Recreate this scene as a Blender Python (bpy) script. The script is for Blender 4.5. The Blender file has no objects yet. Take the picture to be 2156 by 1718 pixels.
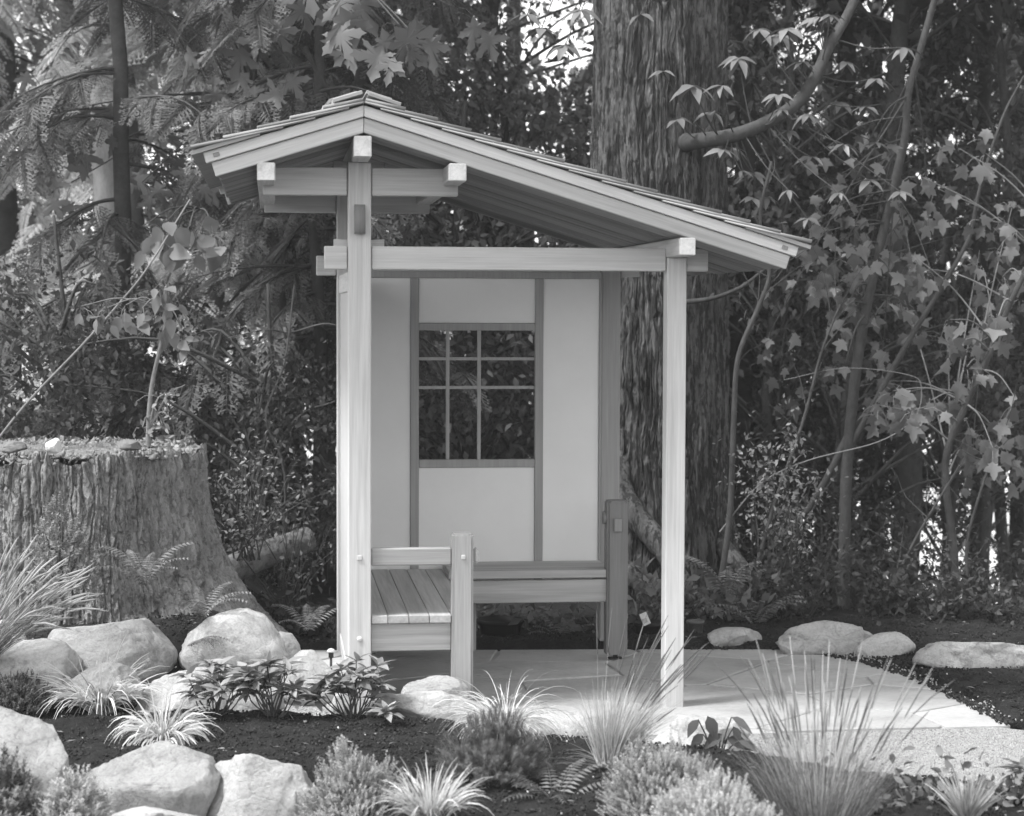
import bpy, bmesh, math, random
import numpy as np
from mathutils import Vector, Matrix

# ------------------------------------------------------------------ camera
FP = 4300.0; IW, IH = 2156.0, 1718.0
_yc = np.array([(575. - IW/2)/FP, -(650. - IH/2)/FP, 1.0]); _yc /= np.linalg.norm(_yc)
_th = math.atan2(-_yc[0], _yc[2]); _ph = math.asin(_yc[1])
FW = np.array([math.sin(_th)*math.cos(_ph), math.cos(_th)*math.cos(_ph), -math.sin(_ph)])
_rt = np.array([math.cos(_th), -math.sin(_th), 0.0]); _up = np.cross(_rt, FW)
_ro = math.radians(-0.2)
RT = _rt*math.cos(_ro) - _up*math.sin(_ro); UP = _up*math.cos(_ro) + _rt*math.sin(_ro)
CAM = np.array([0.0, -9.15, 1.82])

scene = bpy.context.scene
COL = scene.collection
cd = bpy.data.cameras.new('camera'); cam = bpy.data.objects.new('camera', cd); COL.objects.link(cam)
cam.matrix_world = Matrix(((RT[0], UP[0], -FW[0], CAM[0]), (RT[1], UP[1], -FW[1], CAM[1]), (RT[2], UP[2], -FW[2], CAM[2]), (0, 0, 0, 1)))
cd.sensor_width = 36.0; cd.lens = FP/IW*36.0; cd.clip_start = 0.1; cd.clip_end = 2000.0
cd.dof.use_dof = True; cd.dof.focus_distance = 9.7; cd.dof.aperture_fstop = 3.0; cd.dof.aperture_blades = 7
scene.camera = cam

# ------------------------------------------------------------------ sky and sun (the photograph is black and white: every colour is a grey)
SUN_EL, SUN_AZ = math.radians(58), math.radians(-72)      # azimuth measured from the camera's back, negative = from the left
world = bpy.data.worlds.new('World'); scene.world = world; world.use_nodes = True
wn = world.node_tree.nodes; wl = world.node_tree.links; wn.clear()
sky = wn.new('ShaderNodeTexSky'); sky.sky_type = 'NISHITA'; sky.sun_disc = False
sky.sun_elevation = SUN_EL; sky.air_density = 1.0; sky.dust_density = 1.0
sunvec = Vector((math.sin(SUN_AZ)*math.cos(SUN_EL), -math.cos(SUN_AZ)*math.cos(SUN_EL), math.sin(SUN_EL)))  # towards the sun
sky.sun_rotation = math.atan2(sunvec.x, sunvec.y)
bw = wn.new('ShaderNodeRGBToBW'); bg = wn.new('ShaderNodeBackground'); wo = wn.new('ShaderNodeOutputWorld')
bg.inputs['Strength'].default_value = 0.15
wl.new(sky.outputs['Color'], bw.inputs['Color']); wl.new(bw.outputs['Val'], bg.inputs['Color']); wl.new(bg.outputs['Background'], wo.inputs['Surface'])
sd = bpy.data.lights.new('sun', 'SUN'); sd.energy = 1.45; sd.angle = math.radians(12); sd.color = (1, 1, 1)
sun = bpy.data.objects.new('sun', sd); COL.objects.link(sun)
sun.rotation_euler = (-sunvec).to_track_quat('-Z', 'Y').to_euler()
vs = scene.view_settings; vs.view_transform = 'Standard'; vs.look = 'None'; vs.exposure = 1.76; vs.gamma = 1.0; vs.use_curve_mapping = False
scene.cycles.max_bounces = 6; scene.cycles.diffuse_bounces = 4; scene.cycles.transmission_bounces = 6; scene.cycles.transparent_max_bounces = 8

rng = np.random.default_rng(7); random.seed(7)

# ------------------------------------------------------------------ helpers
def at(px, py, Y):
    d = FW + RT*(px - IW/2)/FP + UP*(IH/2 - py)/FP
    return CAM + d*(Y - CAM[1])/d[1]
def atz(px, py, z=0.0):
    d = FW + RT*(px - IW/2)/FP + UP*(IH/2 - py)/FP
    return CAM + d*(z - CAM[2])/d[2]

def _hash(i, j, k, s):
    n = (i*374761393 + j*668265263 + k*1274126177 + s*974711) & 0x7fffffff
    n = ((n ^ (n >> 13))*1274126177) & 0x7fffffff
    n = n ^ (n >> 16)
    return (n & 0xffff)/65535.0
def noise(P, s=0):
    P = np.asarray(P, float); i = np.floor(P).astype(np.int64); f = P - i; f = f*f*(3 - 2*f)
    r = 0
    for a in (0, 1):
        for b in (0, 1):
            for c in (0, 1):
                w = (f[:, 0] if a else 1-f[:, 0])*(f[:, 1] if b else 1-f[:, 1])*(f[:, 2] if c else 1-f[:, 2])
                r = r + w*_hash(i[:, 0]+a, i[:, 1]+b, i[:, 2]+c, s)
    return r
def fbm(P, o=4, s=0):
    r = 0; a = .5; t = 0
    for k in range(o):
        r = r + a*noise(np.asarray(P)*2**k, s+k); t += a; a *= .5
    return r/t

def tag(o, label=None, cat=None, group=None, kind=None):
    if label: o['label'] = label
    if cat: o['category'] = cat
    if group: o['group'] = group
    if kind: o['kind'] = kind
    return o
def thing(name, label, cat, loc=(0, 0, 0), group=None):
    o = bpy.data.objects.new(name, None); o.empty_display_size = .1; COL.objects.link(o); o.location = Vector(loc)
    return tag(o, label, cat, group)
def link(name, me, parent=None, kind=None, mat=None, smooth=False):
    if mat and not me.materials: me.materials.append(mat)
    o = bpy.data.objects.new(name, me); COL.objects.link(o)
    if parent is not None:
        o.parent = parent
        p = parent; off = Vector((0, 0, 0))
        while p is not None: off += p.location; p = p.parent
        o.location = -off
    if kind: o['kind'] = kind
    return o
def mesh_np(name, V, F, smooth=False):
    """V (n,3), F list of arrays (m,k) of equal-sided faces"""
    me = bpy.data.meshes.new(name); V = np.asarray(V, np.float32)
    if not isinstance(F, (list, tuple)): F = [F]
    F = [np.asarray(f, np.int32) for f in F if len(f)]
    me.vertices.add(len(V)); me.vertices.foreach_set('co', V.ravel())
    nl = sum(f.size for f in F); nf = sum(len(f) for f in F)
    me.loops.add(nl); me.loops.foreach_set('vertex_index', np.concatenate([f.ravel() for f in F]))
    tot = np.concatenate([np.full(len(f), f.shape[1], np.int32) for f in F])
    me.polygons.add(nf); me.polygons.foreach_set('loop_start', np.concatenate([[0], np.cumsum(tot)[:-1]]).astype(np.int32))
    me.polygons.foreach_set('loop_total', tot)
    if smooth: me.polygons.foreach_set('use_smooth', np.ones(nf, bool))
    me.update(calc_edges=True)
    return me
class MB:
    """collects quads and triangles for ONE mesh object"""
    def __init__(s): s.V = []; s.T = []; s.Q = []; s.n = 0
    def add(s, V, T=None, Q=None):
        V = np.asarray(V, float).reshape(-1, 3)
        if T is not None and len(T): s.T.append(np.asarray(T)+s.n)
        if Q is not None and len(Q): s.Q.append(np.asarray(Q)+s.n)
        s.V.append(V); s.n += len(V)
    def tube(s, pts, rad, n=6, cap=True):
        pts = np.asarray(pts, float); m = len(pts); rad = np.broadcast_to(np.asarray(rad, float), (m,)) if np.ndim(rad) < 1 or len(rad) == m else np.linspace(rad[0], rad[1], m)
        t = np.gradient(pts, axis=0); t /= np.linalg.norm(t, axis=1)[:, None] + 1e-9
        ref = np.array([0, 1., 0]) if abs(t[0, 1]) < .8 else np.array([1., 0, 0])
        a = np.cross(t, ref); a /= np.linalg.norm(a, axis=1)[:, None] + 1e-9; b = np.cross(t, a)
        th = np.arange(n)*2*math.pi/n
        V = pts[:, None] + rad[:, None, None]*(a[:, None]*np.cos(th)[None, :, None] + b[:, None]*np.sin(th)[None, :, None])
        i = np.arange(m-1)[:, None]*n; j = np.arange(n)[None]; k = (j+1) % n
        Q = np.stack([i+j, i+k, i+n+k, i+n+j], -1).reshape(-1, 4)
        T = []
        if cap:
            V = np.concatenate([V.reshape(-1, 3), pts[:1], pts[-1:]]); c0 = m*n; c1 = c0+1
            T = [(c0, (q+1) % n, q) for q in range(n)] + [(c1, (m-1)*n+q, (m-1)*n+(q+1) % n) for q in range(n)]
        s.add(V, T, Q)
    def inst(s, tmpl, pos, M):
        tv, tt = tmpl; N = len(pos)
        if N == 0: return
        V = np.einsum('nij,kj->nki', M, tv) + np.asarray(pos)[:, None]
        T = (tt[None] + (np.arange(N)*len(tv))[:, None, None]).reshape(-1, 3)
        s.add(V.reshape(-1, 3), T)
    def build(s, name, mat, parent=None, kind=None, smooth=False):
        V = np.concatenate(s.V); F = []
        if s.T: F.append(np.concatenate(s.T))
        if s.Q: F.append(np.concatenate(s.Q))
        return link(name, mesh_np(name, V, F, smooth), parent, kind, mat)
def curve(pts, n=8):
    """Catmull-Rom through pts"""
    P = [np.asarray(p, float) for p in pts]; P = [2*P[0]-P[1]] + P + [2*P[-1]-P[-2]]; out = []
    for i in range(1, len(P)-2):
        for t in np.linspace(0, 1, n, endpoint=False):
            out.append(.5*((2*P[i]) + (-P[i-1]+P[i+1])*t + (2*P[i-1]-5*P[i]+4*P[i+1]-P[i+2])*t*t + (-P[i-1]+3*P[i]-3*P[i+1]+P[i+2])*t**3))
    out.append(P[-2]); return np.array(out)
def pxpath(pts, n=6):
    return curve([at(*p) for p in pts], n)
def frames(d, nrm):
    """rotation matrices with Y column along d, Z column near nrm"""
    d = np.asarray(d, float); d = d/(np.linalg.norm(d, axis=-1, keepdims=True)+1e-9)
    nrm = np.broadcast_to(np.asarray(nrm, float), d.shape)
    x = np.cross(d, nrm); x /= np.linalg.norm(x, axis=-1, keepdims=True)+1e-9
    z = np.cross(x, d)
    return np.stack([x, d, z], -1)
def rdir(n, up=0.0, r=None):
    v = (r or rng).normal(size=(n, 3)); v[:, 2] += up; return v/np.linalg.norm(v, axis=1)[:, None]

def box(name, x, y, z, mat, parent, bev=.004, rot=None, loc=None, kind=None):
    """box spanning x,y,z (pairs); with loc/rot the spans are local to a frame at loc turned about Y by rot"""
    bm = bmesh.new()
    bmesh.ops.create_cube(bm, size=1)
    for v in bm.verts:
        v.co = Vector(((x[0]+x[1])/2+v.co.x*(x[1]-x[0]), (y[0]+y[1])/2+v.co.y*(y[1]-y[0]), (z[0]+z[1])/2+v.co.z*(z[1]-z[0])))
    if bev: bmesh.ops.bevel(bm, geom=bm.edges[:], offset=bev, segments=1, affect='EDGES', clamp_overlap=True)
    me = bpy.data.meshes.new(name); bm.to_mesh(me); bm.free()
    o = link(name, me, parent, kind, mat)
    if loc is not None:
        o.location = o.location + Vector(loc); o.rotation_euler = (0, rot, 0)
    return o

# ------------------------------------------------------------------ materials (greys)
def newmat(name):
    m = bpy.data.materials.new(name); m.use_nodes = True; nt = m.node_tree; nt.nodes.clear()
    out = nt.nodes.new('ShaderNodeOutputMaterial'); b = nt.nodes.new('ShaderNodeBsdfPrincipled')
    nt.links.new(b.outputs[0], out.inputs[0]); b.inputs['Roughness'].default_value = .85
    b.inputs['Specular IOR Level'].default_value = .3
    return m, nt, b, out
def ramp(nt, src, stops):
    r = nt.nodes.new('ShaderNodeValToRGB'); e = r.color_ramp.elements
    while len(e) < len(stops): e.new(.5)
    for el, (p, v) in zip(e, stops): el.position = p; el.color = (v, v, v, 1)
    nt.links.new(src, r.inputs[0]); return r.outputs[0]
def tex(nt, kind, scale, vec, detail=5, rough=.6):
    t = nt.nodes.new(kind); t.inputs['Scale'].default_value = scale
    if 'Detail' in t.inputs: t.inputs['Detail'].default_value = detail
    if kind == 'ShaderNodeTexNoise': t.inputs['Roughness'].default_value = rough
    nt.links.new(vec, t.inputs['Vector']); return t
def coords(nt, scale=(1, 1, 1), rnd=False):
    tc = nt.nodes.new('ShaderNodeTexCoord'); mp = nt.nodes.new('ShaderNodeMapping'); mp.inputs['Scale'].default_value = scale
    nt.links.new(tc.outputs['Object'], mp.inputs['Vector'])
    if rnd:
        oi = nt.nodes.new('ShaderNodeObjectInfo'); mu = nt.nodes.new('ShaderNodeMath'); mu.operation = 'MULTIPLY'; mu.inputs[1].default_value = 37.0
        nt.links.new(oi.outputs['Random'], mu.inputs[0]); nt.links.new(mu.outputs[0], mp.inputs['Location'])
    return mp.outputs[0]
def bump(nt, b, h, strength=.4, dist=.01):
    n = nt.nodes.new('ShaderNodeBump'); n.inputs['Strength'].default_value = strength; n.inputs['Distance'].default_value = dist
    nt.links.new(h, n.inputs['Height']); nt.links.new(n.outputs[0], b.inputs['Normal'])
def mulv(nt, a, bb):
    m = nt.nodes.new('ShaderNodeMath'); m.operation = 'MULTIPLY'
    for k, s in enumerate((a, bb)):
        if isinstance(s, (int, float)): m.inputs[k].default_value = s
        else: nt.links.new(s, m.inputs[k])
    return m.outputs[0]
def wood(name, axis, v, contrast=.22, knots=True, vary=.12):
    m, nt, b, out = newmat(name)
    sc = [26., 26., 26.]; sc['xyz'.index(axis)] = 1.1
    n1 = tex(nt, 'ShaderNodeTexNoise', 1.0, coords(nt, sc, True), 4, .65)
    sc2 = [90., 90., 90.]; sc2['xyz'.index(axis)] = 2.5
    n2 = tex(nt, 'ShaderNodeTexNoise', 1.0, coords(nt, sc2, True), 3, .7)
    a = ramp(nt, n1.outputs['Fac'], [(.3, v*(1-contrast)), (.5, v), (.7, v*(1+contrast*.6))])
    c = ramp(nt, n2.outputs['Fac'], [(.3, .84), (.7, 1.06)])
    col = mulv(nt, a, c)
    if knots:
        sk = [5., 5., 5.]; sk['xyz'.index(axis)] = 2.4
        vo = tex(nt, 'ShaderNodeTexVoronoi', 1.0, coords(nt, sk, True))
        k = ramp(nt, vo.outputs['Distance'], [(.07, .38), (.15, 1.0)])
        col = mulv(nt, col, k)
    oi = nt.nodes.new('ShaderNodeObjectInfo')
    col = mulv(nt, col, ramp(nt, oi.outputs['Random'], [(0, 1-vary), (1, 1+vary*.6)]))
    nt.links.new(col, b.inputs['Base Color']); b.inputs['Roughness'].default_value = .7
    bump(nt, b, n2.outputs['Fac'], .15, .003)
    return m
def rough(name, v, contrast=.3, scale=8, fine=60, bs=.5, bd=.01, rgh=.95, spots=None, stretch=(1, 1, 1)):
    m, nt, b, out = newmat(name); cv = coords(nt, stretch)
    n1 = tex(nt, 'ShaderNodeTexNoise', scale, cv, 6, .65); n2 = tex(nt, 'ShaderNodeTexNoise', fine, cv, 4, .7)
    col = mulv(nt, ramp(nt, n1.outputs['Fac'], [(.3, v*(1-contrast)), (.52, v), (.72, v*(1+contrast*.7))]), ramp(nt, n2.outputs['Fac'], [(.3, 1-contrast*.6), (.7, 1+contrast*.3)]))
    if spots:
        vo = tex(nt, 'ShaderNodeTexNoise', spots[0], cv, 3, .8); col = mulv(nt, col, ramp(nt, vo.outputs['Fac'], [(spots[1], spots[2]), (spots[1]+.06, 1.0)]))
    nt.links.new(col, b.inputs['Base Color']); b.inputs['Roughness'].default_value = rgh; b.inputs['Specular IOR Level'].default_value = .15
    bump(nt, b, n2.outputs['Fac'], bs, bd)
    return m
def leafm(name, lo, hi, transl=.35, rgh=.55, spec=.3, island=True):
    m, nt, b, out = newmat(name)
    if island: s = nt.nodes.new('ShaderNodeNewGeometry').outputs['Random Per Island']
    else: s = nt.nodes.new('ShaderNodeObjectInfo').outputs['Random']
    col = ramp(nt, s, [(0, lo), (1, hi)])
    nt.links.new(col, b.inputs['Base Color']); b.inputs['Roughness'].default_value = rgh; b.inputs['Specular IOR Level'].default_value = spec
    tr = nt.nodes.new('ShaderNodeBsdfTranslucent'); nt.links.new(col, tr.inputs['Color'])
    mx = nt.nodes.new('ShaderNodeMixShader'); mx.inputs[0].default_value = transl
    nt.links.new(b.outputs[0], mx.inputs[1]); nt.links.new(tr.outputs[0], mx.inputs[2]); nt.links.new(mx.outputs[0], out.inputs[0])
    return m

WV = .59
W = {a: wood('cedar_'+a, a, WV) for a in 'xyz'}
W2 = {a: wood('cedar_clear_'+a, a, WV*1.04, .14, False, .05) for a in 'xyz'}
WD = wood('dark_post_wood', 'z', WV*.42, .15, False)  # one darker wood tone for the bench end post, peg and tenons
WB = {a: wood('bench_cedar_'+a, a, WV*.76, .24, False, .16) for a in 'xyz'}
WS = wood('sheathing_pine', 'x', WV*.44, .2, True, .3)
FASC = wood('fascia_pale', 'x', .76, .07, False, .02)
SHM = wood('shingle_cedar', 'x', .33, .3, False, .3)
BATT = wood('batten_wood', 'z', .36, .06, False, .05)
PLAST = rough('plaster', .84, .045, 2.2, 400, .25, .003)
ENDG = wood('end_grain', 'y', .70, .22, False, .02)
BARK = rough('bark', .14, .6, 12, 60, 1.0, .02, spots=(20, .46, .35), stretch=(1, 1, .22))
BARKS = rough('stump_bark', .29, .4, 8, 60, 1.0, .02, spots=(22, .40, .6), stretch=(1, 1, .6))
BARKT = rough('smooth_bark', .075, .35, 14, 60, .3, .004, stretch=(1, 1, .5))
BARKD = rough('dark_bark', .07, .3, 10, 60, .5, .01)
def rockmat(name, v):
    m, nt, b, out = newmat(name); cv = coords(nt, (1, 1, 1), True)
    big = ramp(nt, tex(nt, 'ShaderNodeTexNoise', 3.2, cv, 6, .7).outputs['Fac'], [(.30, v*.68), (.5, v), (.68, v*1.18)])
    blot = ramp(nt, tex(nt, 'ShaderNodeTexNoise', 9, cv, 5, .75).outputs['Fac'], [(.36, .66), (.47, 1.0)])
    n2 = tex(nt, 'ShaderNodeTexNoise', 75, cv, 5, .8); fine = ramp(nt, n2.outputs['Fac'], [(.32, .74), (.55, 1.04)])
    dn = nt.nodes.new('ShaderNodeTexNoise'); dn.inputs['Scale'].default_value = 5; nt.links.new(cv, dn.inputs['Vector'])
    va = nt.nodes.new('ShaderNodeVectorMath'); va.operation = 'MULTIPLY_ADD'; va.inputs[1].default_value = (.35, .35, .35); nt.links.new(dn.outputs['Color'], va.inputs[0]); nt.links.new(cv, va.inputs[2])
    vo = nt.nodes.new('ShaderNodeTexVoronoi'); vo.feature = 'DISTANCE_TO_EDGE'; vo.inputs['Scale'].default_value = 3.2; nt.links.new(va.outputs[0], vo.inputs['Vector'])
    cr = ramp(nt, vo.outputs['Distance'], [(.0, .80), (.03, 1.0)])
    col = mulv(nt, mulv(nt, big, blot), mulv(nt, fine, cr)); nt.links.new(col, b.inputs['Base Color']); b.inputs['Roughness'].default_value = .95; b.inputs['Specular IOR Level'].default_value = .12
    bump(nt, b, mulv(nt, mulv(nt, n2.outputs['Fac'], cr), blot), .8, .014)
    return m
ROCK = rockmat('granite', .52); ROCKD = rockmat('grey_rock', .40)
FLAG = rough('flagstone', .33, .12, 3, 40, .3, .005, stretch=(1, 1.6, 1))
FLAG, nt, b, _o = newmat('flagstone'); cv = coords(nt, (1, 1.5, 1))
oi = nt.nodes.new('ShaderNodeObjectInfo')
col = mulv(nt, ramp(nt, tex(nt, 'ShaderNodeTexNoise', 2.2, cv, 6, .7).outputs['Fac'], [(.3, .31), (.5, .43), (.7, .49)]), ramp(nt, oi.outputs['Random'], [(0, .84), (1, 1.1)]))
col = mulv(nt, col, ramp(nt, tex(nt, 'ShaderNodeTexNoise', 34, cv, 4, .7).outputs['Fac'], [(.3, .88), (.7, 1.05)])); nt.links.new(col, b.inputs['Base Color'])
bump(nt, b, tex(nt, 'ShaderNodeTexNoise', 9, cv, 6, .7).outputs['Fac'], .6, .012)
GRAV = rough('gravel_grit', .42, .2, 40, 300, .8, .01)
PEB = leafm('pebble', .22, .5, 0, .9, .2)
MULCH = rough('dark_soil', .032, .6, 6, 90, .9, .02)
CHIP = leafm('bark_chip', .015, .06, 0, .95, .1)
FLOORM = rough('forest_floor', .025, .5, 6, 60, .9, .03)

# ------------------------------------------------------------------ leaf templates: base at origin, length +Y, normal +Z
def fan(outline, fold=.0, droop=.0):
    pts = [(0, 0)] + outline; n = len(pts)
    c = (0, .45); V = [(c[0], c[1], fold*.0)] + [(x, y, 0) for x, y in pts]
    V = np.array([(x, y, abs(x)*fold - droop*y*y) for x, y, z in V])
    T = [(0, i, i+1) for i in range(1, n)] + [(0, n, 1)]
    return V, np.array(T)
def ovate(w=.5, fold=.25, droop=.15):
    ys = [.0, .18, .42, .7, 1.0]; ws = [.0, .75, 1.0, .62, .0]
    V = []; T = []
    for y, a in zip(ys, ws):
        V += [(-a*w/2, y, a*w/2*fold-droop*y*y), (0, y, -droop*y*y), (a*w/2, y, a*w/2*fold-droop*y*y)]
    for i in range(4):
        b = 3*i
        for q in ((b, b+1, b+4, b+3), (b+1, b+2, b+5, b+4)): T += [(q[0], q[1], q[2]), (q[0], q[2], q[3])]
    return np.array(V), np.array(T)
def star(lobes, waist, fold=.12, droop=.2, teeth=0):
    """palmate leaf: lobes = list of (angle deg from +Y, length)"""
    o = []
    for i, (a, L) in enumerate(lobes):
        a = math.radians(a)
        if teeth:
            for da, f in ((-.40, .52), (-.24, .62), (-.26, .76), (-.10, .82), (0, 1.), (.10, .82), (.26, .76), (.24, .62), (.40, .52)):
                o.append((math.sin(a+da)*L*f, .32+math.cos(a+da)*L*f*.85))
        else:
            for da, f in ((-.36, .66), (0, 1.), (.36, .66)): o.append((math.sin(a+da)*L*f, .32+math.cos(a+da)*L*f))
        if i < len(lobes)-1:
            a2 = math.radians((lobes[i][0]+lobes[i+1][0])/2); o.append((math.sin(a2)*waist, .32+math.cos(a2)*waist))
    V = np.array([(0, .32, 0), (0, 0, 0)] + [(x, y, abs(x)*fold-droop*y*y) for x, y in o]); n = len(V)
    T = [(0, i, i+1) for i in range(1, n-1)] + [(0, n-1, 1)]
    return V, np.array(T)
OV = ovate(.52); OVN = ovate(.30, .3, .25); OVW = ovate(.7, .2, .15)
MAPLE2 = star([(-115, .34), (-55, .60), (4, .66), (66, .54), (128, .40)], .36, .3, .45)
MAPLE3 = star([(-128, .30), (-66, .52), (-5, .70), (58, .60), (118, .34)], .34, .42, .12)
MAPLE = star([(-125, .38), (-62, .58), (0, .68), (62, .58), (125, .38)], .33, .1, .22)
BIGM2 = star([(-108, .40), (-54, .60), (6, .76), (68, .62), (124, .36)], .24, .35, .5, 1)
BIGM3 = star([(-124, .36), (-66, .62), (-6, .70), (52, .66), (112, .44)], .23, .5, .1, 1)
BIGM = star([(-118, .42), (-60, .66), (0, .78), (60, .66), (118, .42)], .22, .12, .25, 1)
QUAD = (np.array([(0, 0, 0), (.3, .5, .05), (0, 1, -.08), (-.3, .5, .05)]), np.array([(0, 1, 2), (0, 2, 3)]))
def spray_t(n=12, seed=0, L=1.0, wd=.40):
    r = random.Random(seed); V = []; T = []
    def rh(x, y, a, l, w, z):
        b = len(V); dx, dy = math.sin(a), math.cos(a)
        V.extend([(x, y, z), (x+dx*l*.5+dy*w, y+dy*l*.5-dx*w, z), (x+dx*l, y+dy*l, z-.1*l), (x+dx*l*.5-dy*w, y+dy*l*.5+dx*w, z)])
        T.extend([(b, b+1, b+2), (b, b+2, b+3)])
    rh(0, 0, 0, 1, .012, 0)
    for i in range(n):
        t = .08+.88*i/n
        for s in (-1, 1):
            l = wd*(1-t*.75)*r.uniform(.8, 1.15); a = s*r.uniform(.75, 1.0); z = -.18*t*t
            rh(0, t, a, l, .020, z)
            k = max(2, int(4.5*l/wd))
            for j in range(k):
                u = (j+.6)/k*l; x = math.sin(a)*u; y = t+math.cos(a)*u
                for s2 in (-1, 1): rh(x, y, a+s2*.62, .085*(1.25-u/l*.7), .014, z-.01)
    V = np.array(V); return V, np.array(T)
SPR = [spray_t(11, k) for k in range(3)]
def frond_t(n=16, seed=1, w=.17):
    r = random.Random(seed); V = []; T = []
    def rh(x, y, z, a, l, ww):
        b = len(V); dx, dy = math.sin(a), math.cos(a)
        V.extend([(x, y, z), (x+dx*l*.35+dy*ww, y+dy*l*.35-dx*ww, z), (x+dx*l, y+dy*l, z-.05), (x+dx*l*.35-dy*ww, y+dy*l*.35+dx*ww, z)])
        T.extend([(b, b+1, b+2), (b, b+2, b+3)])
    zf = lambda t: .25*math.sin(t*2.2)-.25*t*t
    for i in range(n):
        t = .06+.92*i/n; l = w*math.sin(min(1, t*2.2+.2)*math.pi/2)*(1-t**2.2)+.015
        for s in (-1, 1): rh(0, t, zf(t), s*1.25, l, .021)
        b = len(V); t2 = t+.06
        V.extend([(-.006, t, zf(t)), (.006, t, zf(t)), (0, t2+.03, zf(t2))]); T.append((b, b+1, b+2))
    return np.array(V), np.array(T)
FRD = frond_t()

LF_BG = leafm('foliage_dark', .03, .10); LF_MID = leafm('foliage_mid', .09, .24); LF_PALE = leafm('foliage_pale', .18, .38)
LF_FIR = leafm('hemlock_foliage', .09, .19, .3); LF_FIRHAZE = leafm('hemlock_foliage_hazed', .33, .55, .4)  # the lighter hemlock copy has haze painted into its colour
LF_MAP = leafm('maple_leaf', .12, .27, .4, island=False); LF_BIG = leafm('bigleaf_maple_leaf', .12, .24, .4, island=False)
LF_RHO = leafm('rhododendron_leaf', .10, .20, .12, .5, .4, island=False); LF_RHB = leafm('shrub_leaf', .13, .38, .15, .4, .4, island=False)
LF_SAP = leafm('sapling_leaf', .17, .27, .4, island=False)
LF_WHITE = leafm('variegated_blade', .5, .85, .3); LF_STRAW = leafm('straw_blade', .22, .62, .3); LF_GR = leafm('green_blade', .10, .30, .3)
LF_HEA = leafm('heather_sprig', .26, .55, .3); LF_PINE = leafm('pine_needle', .07, .24, .2); LF_FERN = leafm('fern_frond', .12, .3, .35)
PLUME = leafm('plume', .35, .6, .4); DPLUME = leafm('dark_seed_head', .08, .2, .2)
TWIG = rough('twig', .08, .2, 30, 90, .3, .002); TWIGL = rough('pale_twig', .22, .2, 30, 90, .3, .002)

def leaves(name, tmpl, items, mat, parent, var=5):
    """each leaf a part: items = list of (pos, dir, normal, size)"""
    if tmpl is MAPLE:
        for q_, tm_ in enumerate((MAPLE2, MAPLE3)): leaves(name, tm_, items[q_::3], mat, parent)
        items = items[2::3]
    if tmpl is BIGM:
        for q_, tm_ in enumerate((BIGM2, BIGM3)): leaves(name, tm_, items[q_::3], mat, parent)
        items = items[2::3]
    key = name+str(id(tmpl[0]))+mat.name
    if key not in _LM:
        me = mesh_np(name, tmpl[0], tmpl[1], True); me.materials.append(mat); _LM[key] = me
    me = _LM[key]; L = Vector(parent.location)
    for pos, d, nr, s in items:
        M = frames(np.array([d]), np.array([nr]))[0]
        o = bpy.data.objects.new(name, me); COL.objects.link(o); o.parent = parent
        sx = s*random.uniform(.85, 1.12)
        m = Matrix(((M[0][0]*sx, M[0][1]*s, M[0][2]*s, pos[0]-L.x), (M[1][0]*sx, M[1][1]*s, M[1][2]*s, pos[1]-L.y), (M[2][0]*sx, M[2][1]*s, M[2][2]*s, pos[2]-L.z), (0, 0, 0, 1)))
        o.matrix_local = m
_LM = {}

# ================================================================== GROUND
PAT = [atz(*p)[:2] for p in [(1300, 1366), (1655, 1367), (1732, 1384), (1815, 1393), (1915, 1424), (1980, 1454), (2045, 1484), (2127, 1526), (1500, 1531)]]
PAT = PAT + [np.array((1.25, -.60)), np.array((.75, -.34)), np.array((.36, -.06)), np.array((.12, .5)), np.array((.13, 1.72))]
PAT = np.array(PAT)
def convex_hull(P):
    P = sorted(map(tuple, P)); cr = lambda o, a, b: (a[0]-o[0])*(b[1]-o[1])-(a[1]-o[1])*(b[0]-o[0])
    lo = []; hi = []
    for p in P:
        while len(lo) > 1 and cr(lo[-2], lo[-1], p) <= 0: lo.pop()
        lo.append(p)
    for p in P[::-1]:
        while len(hi) > 1 and cr(hi[-2], hi[-1], p) <= 0: hi.pop()
        hi.append(p)
    return lo[:-1]+hi[:-1]
PATH_ = convex_hull(PAT)
def inside(P, X, Y, pad=0.0):
    r = np.ones(np.shape(X), bool)
    for i in range(len(P)):
        a = np.array(P[i]); b = np.array(P[(i+1) % len(P)]); e = b-a; n = np.array([-e[1], e[0]])/np.linalg.norm(e)
        r &= (X-a[0])*n[0]+(Y-a[1])*n[1] > -pad
    return r
BX = np.array([-9, -.9, -.35, .1, .6, 1.1, 1.7, 2.2, 2.7, 3.4, 9]); BY = np.array([-.35, -.3, -.12, -.2, -.36, -.78, -1.05, -1.5, -1.85, -2.2, -2.5])
def bedY(X): return np.interp(X, BX, BY)
def sm(x): x = np.clip(x, 0, 1); return x*x*(3-2*x)
GR = [(-.75, -.5), (2.0, -1.6), (3.2, -2.9), (4.6, -2.6), (3.45, -.75), (3.05, -.45), (1.5, 0), (.2, .7), (-.25, .35)]
GRH = convex_hull(GR)
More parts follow.
